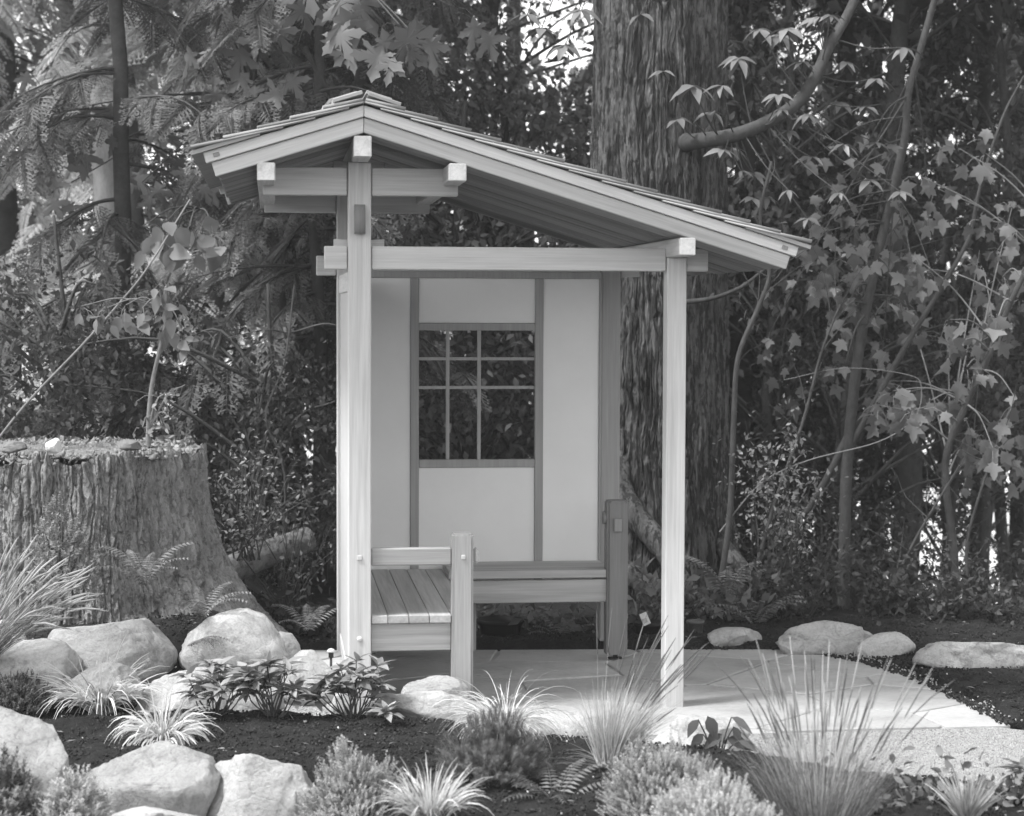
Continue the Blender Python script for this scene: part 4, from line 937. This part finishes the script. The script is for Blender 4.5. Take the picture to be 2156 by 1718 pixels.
mb.tube(pxpath([(590, 1280, 3.0), (600, 1000, 3.0), (560, 880, 3.0), (600, 760, 3.1), (620, 600, 3.2)], 5), (.010, .006), 5, False); mb.build('stem', TWIG, t, None, True)
t = thing('fallen_log', 'pale fallen log lying between stump and shelter', 'log', tuple(at(560, 1170, 2.6))); mb = MB()
mb.tube(curve([at(455, 1215, 2.5), at(540, 1175, 2.6), at(650, 1135, 2.8)], 8), (.085, .075), 18); o = mb.build('trunk', BARKS, t, None, True)

# ---------------------------------------------------------------- understory shrubs with small leaves
def shrub(label, x0, y0, x1, y1, Y, seed, mat, leaf=.035, n=900, stems=14, tmpl=None, name='shrub', cat='shrub', group=None, dz=.25, tw=None):
    g = np.random.default_rng(seed); a = at(x0, y1, Y); b = at(x1, y0, Y); cx = (a[0]+b[0])/2; w_ = b[0]-a[0]; h_ = b[2]-a[2]
    t = thing(name, label, cat, (cx, Y, a[2]), group); mb = MB(); fo = MB(); P = []
    for i in range(stems):
        d = np.array((g.uniform(-1, 1)*w_*.75, g.uniform(-1, 1)*dz, h_)); L = np.linalg.norm(d)*g.uniform(.7, 1.)
        pts = rand_tube(mb, (cx+g.normal(0, w_*.1), Y+g.normal(0, .04), a[2]), d/np.linalg.norm(d), L, .005, 7, .25, 4, .12, g); P.append(pts[2:])
    P = np.concatenate(P); q = P[g.integers(len(P), size=n)]+g.normal(0, .05, (n, 3)); D = rdir(n, .1, g)
    fo.inst(tmpl or OVQ, q, frames(D, rdir(n, 1.2, g))*g.uniform(leaf*.6, leaf*1.3, (n, 1, 1)))
    mb.build('stems', tw or TWIG, t, 'stuff'); fo.build('foliage', mat, t, 'stuff'); return t
shrub('huckleberry shrub with layered small leaves right of the front post', 1535, 870, 1740, 1200, 2.75, 401, LF_PALE, .038, 700, 16)
shrub('bramble with small leaves on the right side of the stump', 430, 880, 600, 1180, 2.5, 402, LF_PALE, .032, 500, 18)
shrub('dry twiggy bramble between stump and shelter', 520, 1000, 700, 1300, 2.6, 403, LF_MID, .03, 420, 22)
shrub('low leafy bush behind the patio under the bench', 930, 1255, 1270, 1375, 2.2, 404, LF_MID, .075, 500, 22, dz=.15)
shrub('low glossy bush at the foot of the massive fir', 1290, 1200, 1400, 1372, 2.4, 405, LF_MID, .075, 300, 12, dz=.15)
shrub('low leafy clump right of the front post', 1440, 1215, 1580, 1345, 2.5, 406, LF_MID, .075, 320, 14, dz=.15)
shrub('low leafy clump left of the shelter wall', 560, 1255, 710, 1370, 2.1, 407, LF_BG, .07, 300, 12, dz=.15)
shrub('spindly twiggy shrub under the right-hand maple', 1600, 1000, 1780, 1330, 3.0, 408, LF_MID, .03, 350, 20)
shrub('twiggy shrub at the lower right', 1850, 1060, 2080, 1350, 3.1, 409, LF_BG, .04, 600, 18)
shrub('shrub with fine leaves at the far right', 2040, 1130, 2200, 1360, 2.9, 410, LF_MID, .04, 500, 14)

for i, (x0, y0, x1, y1, Y) in enumerate([(1560, 1150, 1760, 1345, 2.6), (1740, 1140, 1940, 1350, 2.7), (1930, 1200, 2060, 1380, 2.4), (2060, 1220, 2190, 1390, 2.3), (1700, 980, 1900, 1300, 4.2), (1500, 1000, 1680, 1300, 4.0), ]):
    shrub(['dark bush behind the fern right of the fir', 'dark bush behind the long pale rock', 'dark bush between the two pale rocks at the right', 'dark bush behind the rock at the right edge', 'dark thicket behind the sinuous maple', 'dark thicket behind the forked sapling', 'dark thicket behind the leaning maple'][i], x0, y0, x1, y1, Y, 420+i, LF_BG, .055, 650, 16)
def fern(label, cx, cy, Y, L, n, seed, mat=LF_FERN, up_=.55, name='fern', az=None, group='ferns', sp=1.0):
    g = np.random.default_rng(seed); c = at(cx, cy, Y); t = thing(name, label, 'fern', tuple(c), group)
    key = 'frond'+mat.name
    if key not in _LM: me = mesh_np('frond', FRD[0], FRD[1]); me.materials.append(mat); _LM[key] = me
    for i in range(n):
        a = (i/n)*6.283+g.normal(0, .25) if az is None else g.uniform(*az); d = np.array((math.cos(a)*sp, math.sin(a)*sp, up_*g.uniform(.5, 1.6))); M = frames(np.array([d]), np.array([(0, 0, 1.)]))[0]*L*g.uniform(.75, 1.1)
        o = bpy.data.objects.new('frond', _LM[key]); COL.objects.link(o); o.parent = t
        o.matrix_local = Matrix(((M[0][0], M[0][1], M[0][2], 0), (M[1][0], M[1][1], M[1][2], 0), (M[2][0], M[2][1], M[2][2], 0), (0, 0, 0, 1)))
    return t
fern('dark sword fern at the base of the stump', 305, 1235, .45, .30, 11, 501)
fern('smaller fern right of the dark sword fern, above the boulders', 425, 1300, .42, .26, 10, 502)
fern('fern spilling between the two large boulders', 395, 1360, .25, .20, 5, 503, az=(-1.6, .2), up_=.1)
fern('pale fern frond clump at the bottom centre', 1165, 1715, -2.05, .27, 12, 504, LF_FERN)
fern('long-fronded fern behind the patio by the flat rocks', 1590, 1320, 2.35, .42, 8, 505, leafm('fern_pale', .14, .3, .3), .35)
fern('fern at the foot of the massive fir', 1530, 1260, 2.5, .40, 8, 506, leafm('fern_mid', .12, .26, .3), .6)
fern('fern half hidden behind the bench post', 1180, 1360, 2.0, .26, 8, 507, LF_FERN, .8)
fern('small fern between shelter wall and boulders', 650, 1330, 1.7, .28, 7, 508, LF_FERN, .6)

# ================================================================== FOREGROUND PLANTS

def blades(mb, c, n, L, spread, width, g, lean=(0, 0), curl=1.0, base=.05, seg=7, up_=1.0, pl=None, plmb=None, plr=.006, plen=.18, stiff=.5):
    for i in range(n):
        a = g.uniform(0, 6.283); s = spread*math.sqrt(g.uniform(.02, 1)); d = np.array((math.cos(a)*s+lean[0]+g.normal(0, .08), math.sin(a)*s+lean[1], up_)); d /= np.linalg.norm(d)
        l = L*g.uniform(.55, 1.1); p = np.array(c)+np.array((math.cos(a), math.sin(a), 0))*base*g.uniform(0, 1); pts = [p]; k_ = curl*g.uniform(.3, 1.4)
        for j in range(seg):
            d = d+np.array((0, 0, -k_*(.4+j*.35)/seg)); d /= np.linalg.norm(d); p = p+d*l/seg; pts.append(p)
        P = np.array(pts); sd_ = np.cross(P[-1]-P[0], rdir(1, 0, g)[0]); sd_ /= np.linalg.norm(sd_)+1e-9
        wv = width*g.uniform(.7, 1.3)*np.concatenate([[.7], np.linspace(1, .12, seg)])
        V = np.stack([P-sd_*wv[:, None]/2, P+sd_*wv[:, None]/2], 1).reshape(-1, 3)
        mb.add(V, None, [(2*j, 2*j+1, 2*j+3, 2*j+2) for j in range(seg)])
        if pl and g.uniform() < pl:
            k2 = max(2, int(seg*plen/l)+1); Q_ = P[-k2-1:]; dens = np.linspace(0, 1, 7); idx = dens*(len(Q_)-1)
            C_ = np.stack([np.interp(idx, np.arange(len(Q_)), Q_[:, m]) for m in range(3)], 1)
            plmb.tube(C_, plr*np.array([.35, .8, 1, 1, .9, .7, .25]), 5)
            n3 = 26; u = g.uniform(0, 6, n3); pc = np.stack([np.interp(u, np.arange(7), C_[:, m]) for m in range(3)], 1); dd = (C_[-1]-C_[0])/np.linalg.norm(C_[-1]-C_[0])
            plmb.inst((np.array([(-.12, 0, 0), (.12, 0, 0), (0, 1, 0)]), np.array([(0, 1, 2)])), pc, frames(dd*1.0+g.normal(0, .5, (n3, 3)), rdir(n3, 0, g))*(plr*2.6))
def grass(label, cx, cy, Y, seed, groups, name='grass_clump', group='ornamental grasses', cat='grass'):
    if Y is None: Y = gY(cx, cy)
    g = np.random.default_rng(seed); c = at(cx, cy, Y); t = thing(name, label, cat, tuple(c), group)
    for (nm, mat, kw, pm) in groups:
        mb = MB(); pmb = MB() if pm else None
        blades(mb, c, g=g, plmb=pmb, **kw); mb.build(nm, mat, t, 'stuff')
        if pm and pmb.V: pmb.build('seed_heads', pm, t, 'stuff')
    return t
grass('foxtail grass with pale fluffy plumes arching in from the left edge', -40, 1400, .05, 601, [
    ('blades', LF_GR, dict(n=190, L=.40, spread=.5, width=.004, lean=(.4, -.05), curl=.7), None),
    ('stalks', LF_STRAW, dict(n=90, L=.60, spread=.42, width=.0026, lean=(.62, -.1), curl=.55, pl=1.0, plr=.0052, plen=.12), PLUME)])
grass('variegated sedge with striped pale blades in front of the boulders', 212, 1500, None, 602, [('blades', LF_WHITE, dict(n=230, L=.34, spread=1.0, width=.0115, curl=1.3, up_=.95), None), ('green_blades', LF_GR, dict(n=80, L=.28, spread=1.0, width=.008, curl=1.2), None)], 'sedge', 'variegated sedges')
grass('variegated sedge spilling down the dark bed', 345, 1560, None, 603, [('blades', LF_WHITE, dict(n=230, L=.24, spread=1.1, width=.013, curl=1.7, up_=.9, lean=(.15, -.25)), None), ('green_blades', LF_GR, dict(n=70, L=.2, spread=1.0, width=.009, curl=1.6), None)], 'sedge', 'variegated sedges')
grass('white fine-bladed sedge arching over the rocks in front of the bench', 1065, 1535, None, 604, [('blades', LF_WHITE, dict(n=380, L=.37, spread=1.3, width=.0050, curl=1.9, up_=.75, seg=9), None)], 'sedge', 'variegated sedges')
grass('small pale tuft of grass at the bottom, left of the fern', 905, 1730, None, 605, [('blades', LF_WHITE, dict(n=230, L=.22, spread=.8, width=.0085, curl=1.0, up_=1), None), ('green_blades', LF_GR, dict(n=120, L=.19, spread=.9, width=.008, curl=1.0), None)])
grass('upright straw-coloured grass leaning right beside the right front post', 1285, 1612, None, 606, [
    ('blades', LF_STRAW, dict(n=420, L=.33, spread=.5, width=.0036, lean=(.3, 0), curl=.35), None),
    ('low_blades', LF_WHITE, dict(n=420, L=.27, spread=.5, width=.004, lean=(.08, 0), curl=.4), None), ('side_blades', LF_GR, dict(n=60, L=.32, spread=1.6, width=.0028, lean=(-.3, -.1), up_=.3, curl=.4), None),
    ('stalks', LF_STRAW, dict(n=40, L=.58, spread=.36, width=.0026, lean=(.42, 0), curl=.32, pl=1.0, plr=.0024, plen=.09), DPLUME)])
grass('large fountain grass with slim seed heads in front of the patio', 1725, 1760, None, 607, [
    ('blades', LF_GR, dict(n=680, L=.40, spread=.7, width=.0024, curl=.55, base=.12), None),
    ('pale_blades', LF_STRAW, dict(n=230, L=.40, spread=.55, width=.0024, curl=.45, base=.12), None),
    ('stalks', LF_WHITE, dict(n=60, L=.62, spread=.36, width=.0022, curl=.2, base=.11, pl=1.0, plr=.0026, plen=.11), PLUME),
    ('dark_stalks', LF_GR, dict(n=44, L=.60, spread=.48, width=.0018, curl=.35, base=.08, pl=1.0, plr=.0024, plen=.08), DPLUME)])
grass('spiky rosette of stiff leaves at the bottom right', 2035, 1725, None, 608, [('blades', LF_STRAW, dict(n=130, L=.17, spread=.9, width=.011, curl=.3, base=.03), None)], 'rosette_plant', None, 'plant')

def whorlshrub(label, cx, cy, Y, w_, h_, seed, nst, leaf, group='broad-leaved shrubs', mat=LF_RHB, nw=8, tmpl=None):
    if Y is None: Y = gY(cx, cy)
    g = np.random.default_rng(seed); c = at(cx, cy, Y); t = thing('rhododendron_shrub', label, 'shrub', tuple(c), group); mb = MB(); it = []
    for i in range(nst):
        a = g.uniform(0, 6.283); r_ = w_*math.sqrt(g.uniform(.02, 1)); tip = c+np.array((math.cos(a)*r_, math.sin(a)*r_*.7, h_*g.uniform(.4, 1)*(1-.35*(r_/w_)**2)))
        mb.tube(curve([c+np.array([g.normal(0, .012), g.normal(0, .012), -.03]), (c+tip)/2+np.array([g.normal(0, .02), 0, -.03]), tip], 4), (.004, .002), 5, False)
        out = np.array((math.cos(a), math.sin(a), 0))*r_/w_; a0 = g.uniform(0, 6.28)
        for k_ in range(nw):
            b_ = a0+k_*6.283/nw; d = np.array((math.cos(b_), math.sin(b_), g.uniform(-.2, .8)))+out*.6; it.append((tip-np.array([0, 0, g.uniform(0, .02)]), d, np.array((0, 0, 1.))+g.normal(0, .25, 3), leaf*g.uniform(.7, 1.2)))
    leaves('leaf', tmpl or OVM, it, mat, t); mb.build('stems', TWIG, t, 'stuff')
OVM = ovate(.40, .3, .2)
whorlshrub('broad-leaved shrub left of a pair, in front of the tall pointed boulder', 455, 1502, None, .13, .27, 701, 20, .088)
whorlshrub('broad-leaved shrub right of a pair, in front of the tall pointed boulder', 575, 1506, None, .15, .26, 702, 22, .090)
whorlshrub('glossy broad-leaved shrub at the foot of the tall post', 742, 1506, None, .165, .26, 703, 26, .088)
whorlshrub('single broad-leaved sprig on the white boulder right of the glossy shrub', 825, 1522, None, .03, .10, 704, 3, .085)
whorlshrub('dark broad-leaved shrub cut off by the lower right edge', 2175, 1690, None, .10, .16, 705, 8, .10)

def bush(label, x0, y0, x1, y1, Y, seed, n, sprig, mat, name, cat, group=None, nl=14, ll=.35, lw=.12, core=.02):
    """mound of upright sprigs"""
    if Y is None: Y = gY((x0+x1)/2, y1)
    g = np.random.default_rng(seed); a = at(x0, y1, Y); b = at(x1, y0, Y); cx = (a[0]+b[0])/2; w_ = (b[0]-a[0])/2; h_ = b[2]-a[2]
    t = thing(name, label, cat, (cx, Y, a[2]), group); r = random.Random(seed); V = []; T = []
    for k_ in range(nl):
        y = .1+.9*k_/nl; an = k_*2.4; l = ll*(1-.4*y); dx, dz_ = math.cos(an), math.sin(an); bb = len(V)
        V += [(-dz_*lw/2, y, dx*lw/2), (dz_*lw/2, y, -dx*lw/2), (dx*l, y+l*.8, dz_*l)]; T.append((bb, bb+1, bb+2))
    bb = len(V); V += [(-.02, 0, 0), (.02, 0, 0), (0, 1, 0)]; T.append((bb, bb+1, bb+2)); tm = (np.array(V), np.array(T))
    d = rdir(n, .35, g); d[:, 2] = np.abs(d[:, 2]); lump = .75+.5*noise(d*3.2+seed, seed); rad = (g.uniform(.15, 1, n)**.4*lump)[:, None]
    P = np.array((cx, Y, a[2]))+d*rad*np.array([w_*.95, w_*.8, h_*.92]); D = d*np.array([.8, .8, 1])+np.array([0, 0, .5])+g.normal(0, .25, (n, 3))
    mb = MB(); mb.inst(tm, P, frames(D, rdir(n, 0, g))*g.uniform(sprig*.6, sprig*1.2, (n, 1, 1))); mb.build('foliage', mat, t, 'stuff')
    mb = MB()
    for i in range(14):
        p = P[g.integers(n)]; mb.tube(np.array([(cx, Y, a[2]-.02), (p+np.array((cx, Y, a[2])))/2, p]), (.005, .002), 4, False)
    mb.build('stems', TWIG, t, 'stuff'); return t
bush('dark dwarf pine mound in the middle of the dark bed', 935, 1500, 1150, 1640, None, 801, 800, .048, LF_PINE, 'dwarf_pine', 'shrub', None, 40, .42, .035)
bush('pale heather bush in the bottom foreground, left of the grass tuft', 645, 1575, 860, 1760, None, 802, 2600, .045, LF_HEA, 'heather_bush', 'shrub', 'pale heathers', 12, .22, .14)
bush('pale heather bush in front of the leaning grass', 1270, 1552, 1515, 1720, None, 803, 2700, .042, LF_HEA, 'heather_bush', 'shrub', 'pale heathers', 12, .22, .14)
bush('paler low heather bush along the bottom edge right of centre', 1370, 1638, 1650, 1790, None, 804, 2700, .042, leafm('pale_heather', .38, .68, .3), 'heather_bush', 'shrub', 'pale heathers', 12, .22, .14)
bush('pale spiky heather in front of the bottom left boulders', 70, 1625, 240, 1800, -2.1, 805, 1200, .06, leafm('grey_heather', .32, .62, .3), 'heather_bush', 'shrub', 'pale heathers', 10, .3, .12)
bush('dark small-leaved mound at the left edge above the corner boulder', -60, 1415, 115, 1505, None, 806, 1100, .032, leafm('dark_mound', .05, .16, .2), 'low_shrub', 'shrub', 'low mounds', 10, .4, .2)
bush('dark heather in the bottom left corner', -60, 1600, 95, 1800, -2.1, 807, 1100, .045, leafm('corner_heather', .1, .34, .2), 'low_shrub', 'shrub', 'low mounds', 10, .4, .2)
bush('small creeping plant growing against the front of the stump', 60, 1050, 200, 1250, .58, 808, 420, .045, LF_PALE, 'creeper', 'plant', None, 8, .4, .3)
shrub('dark leafy ground cover at the bottom right of the fountain grass', 1760, 1655, 2010, 1770, -2.25, 411, leafm('ground_cover', .05, .22, .2), .05, 1100, 30, OV, dz=.2)
shrub('loose leafy plant along the bottom right edge', 2010, 1620, 2180, 1770, -2.25, 412, leafm('edge_plant', .10, .36, .2), .045, 500, 14, OV, dz=.15)
# hellebore
H = thing('hellebore_plant', 'dark-leaved hellebore with a few large drooping leaves by the right front post', 'plant', tuple(at(1510, 1630, -1.45))); mb = MB(); it = []
for (x, y, dx, dz_, s) in [(1470, 1515, -.5, -.6, .085), (1490, 1508, .3, -.8, .10), (1505, 1535, -.2, -.9, .09), (1540, 1510, .8, -.5, .11), (1530, 1555, .9, -.3, .12), (1520, 1545, -.8, -.5, .10), (1555, 1560, .9, -.4, .09), (1480, 1545, -.7, -.7, .08), (1545, 1530, .4, -.9, .07)]:
    b_ = at(x, y, -1.25+g.uniform(-.05, .05)); it.append((b_, (dx, -.2, dz_), (g.normal(0, .3), -.5, .8), s))
    mb.tube(curve([at(1510+g.normal(0, 6), 1640, -1.25), (at(1510, 1600, -1.25)+b_)/2, b_], 4), (.004, .0025), 5, False)
leaves('leaf', OV, it, leafm('hellebore_leaf', .04, .13, .1, .6, .15, island=False), H); mb.build('stems', TWIG, H, 'stuff')

# ---------------------------------------------------------------- pots and small things by the shelter
POT = rough('black_plastic_pot', .02, .1, 20, 80, .1, .001, .45)
def pot(label, x0, y0, x1, y1, Y, mat=POT, name='plant_pot', tag_=False, group='nursery pots behind the patio', ribs=False):
    a = at(x0, y1, Y); b_ = at(x1, y0, Y); r = (b_[0]-a[0])/2; h = b_[2]-a[2]; cx = (a[0]+b_[0])/2; t = thing(name, label, 'pot', (cx, Y, a[2]), group)
    prof = [(r*.78, 0), (r*.94, h*.86), (r*1.02, h*.86), (r*1.04, h), (r*.95, h), (r*.88, h*.8)]; nn = 32; V = []; F = []
    for (rr2, z) in prof:
        for k_ in range(nn):
            q = rr2*(1+(.02*math.cos(k_*math.pi) if ribs else 0)); V.append((cx+q*math.cos(k_*2*math.pi/nn), Y+q*math.sin(k_*2*math.pi/nn), a[2]+z))
    for p_ in range(len(prof)-1):
        for k_ in range(nn): F.append((p_*nn+k_, p_*nn+(k_+1) % nn, (p_+1)*nn+(k_+1) % nn, (p_+1)*nn+k_))
    link('body', mesh_np('body', V, [np.array(F)], True), t, None, mat)
    V = [(cx, Y, a[2]+h*.8)]+[(cx+r*.88*math.cos(k_*2*math.pi/nn), Y+r*.88*math.sin(k_*2*math.pi/nn), a[2]+h*.8) for k_ in range(nn)]
    link('soil', mesh_np('soil', V, [np.array([(0, 1+k_, 1+(k_+1) % nn) for k_ in range(nn)])]), t, None, MULCH)
    return t
p_ = pot('black nursery pot with a white tag, left of the right front post', 1334, 1308, 1396, 1372, 1.95)
TAGM = rough('tag_plastic', .75, .04); c = at(1358, 1303, 1.84)
tg = box('plant_tag', (-.021, .021), (-.002, .002), (-.035, .035), TAGM, p_, .001, math.radians(-24), (c[0], c[1], c[2]))
c = at(1357, 1306, 1.834); box('tag_print', (-.013, .013), (-.0005, .0005), (-.016, .010), rough('tag_ink', .45, .1), p_, 0, math.radians(-24), (c[0], c[1], c[2]))
pot('ribbed glossy grey pot right of the right front post', 1446, 1306, 1482, 1350, 2.0, rough('grey_plastic_pot', .12, .1, 20, 80, .1, .001, .3), 'plant_pot', ribs=True)
pot('black pot in the shade beneath the bench', 1005, 1302, 1100, 1372, 2.0)
t = thing('path_light', 'small metal garden light cap left of the tall post foot', 'garden light', tuple(at(697, 1385, .6))); mb = MB(); c = at(697, 1371, .6)
mb.tube(np.array([c+np.array([0, 0, -.004]), c, c+np.array([0, 0, .010]), c+np.array([0, 0, .014])]), np.array([.021, .022, .014, .003]), 20); mb.build('cap', rough('light_metal', .6, .05, 20, 80, .1, .001, .3), t, None, True)
mb = MB(); mb.tube(np.array([c+np.array([0, 0, -.03]), c+np.array([0, 0, -.004])]), .012, 12); mb.tube(np.array([c+np.array([0, 0, -.12]), c+np.array([0, 0, -.03])]), .006, 8); mb.build('post', BARKD, t)

# ---------------------------------------------------------------- the thin damp air of the wood
HZ, nt, _b, o_ = newmat('haze'); nt.nodes.clear(); o_ = nt.nodes.new('ShaderNodeOutputMaterial'); v_ = nt.nodes.new('ShaderNodeVolumePrincipled')
v_.inputs['Density'].default_value = .0022; v_.inputs['Color'].default_value = (.9, .9, .9, 1); v_.inputs['Anisotropy'].default_value = .3; nt.links.new(v_.outputs[0], o_.inputs['Volume'])
bm = bmesh.new(); bmesh.ops.create_cube(bm, size=1)
for v in bm.verts: v.co = Vector((v.co.x*1600, 600+v.co.y*1900, 4.2+v.co.z*16.4))
me = bpy.data.meshes.new('haze'); bm.to_mesh(me); bm.free(); link('haze', me, None, 'stuff', HZ)
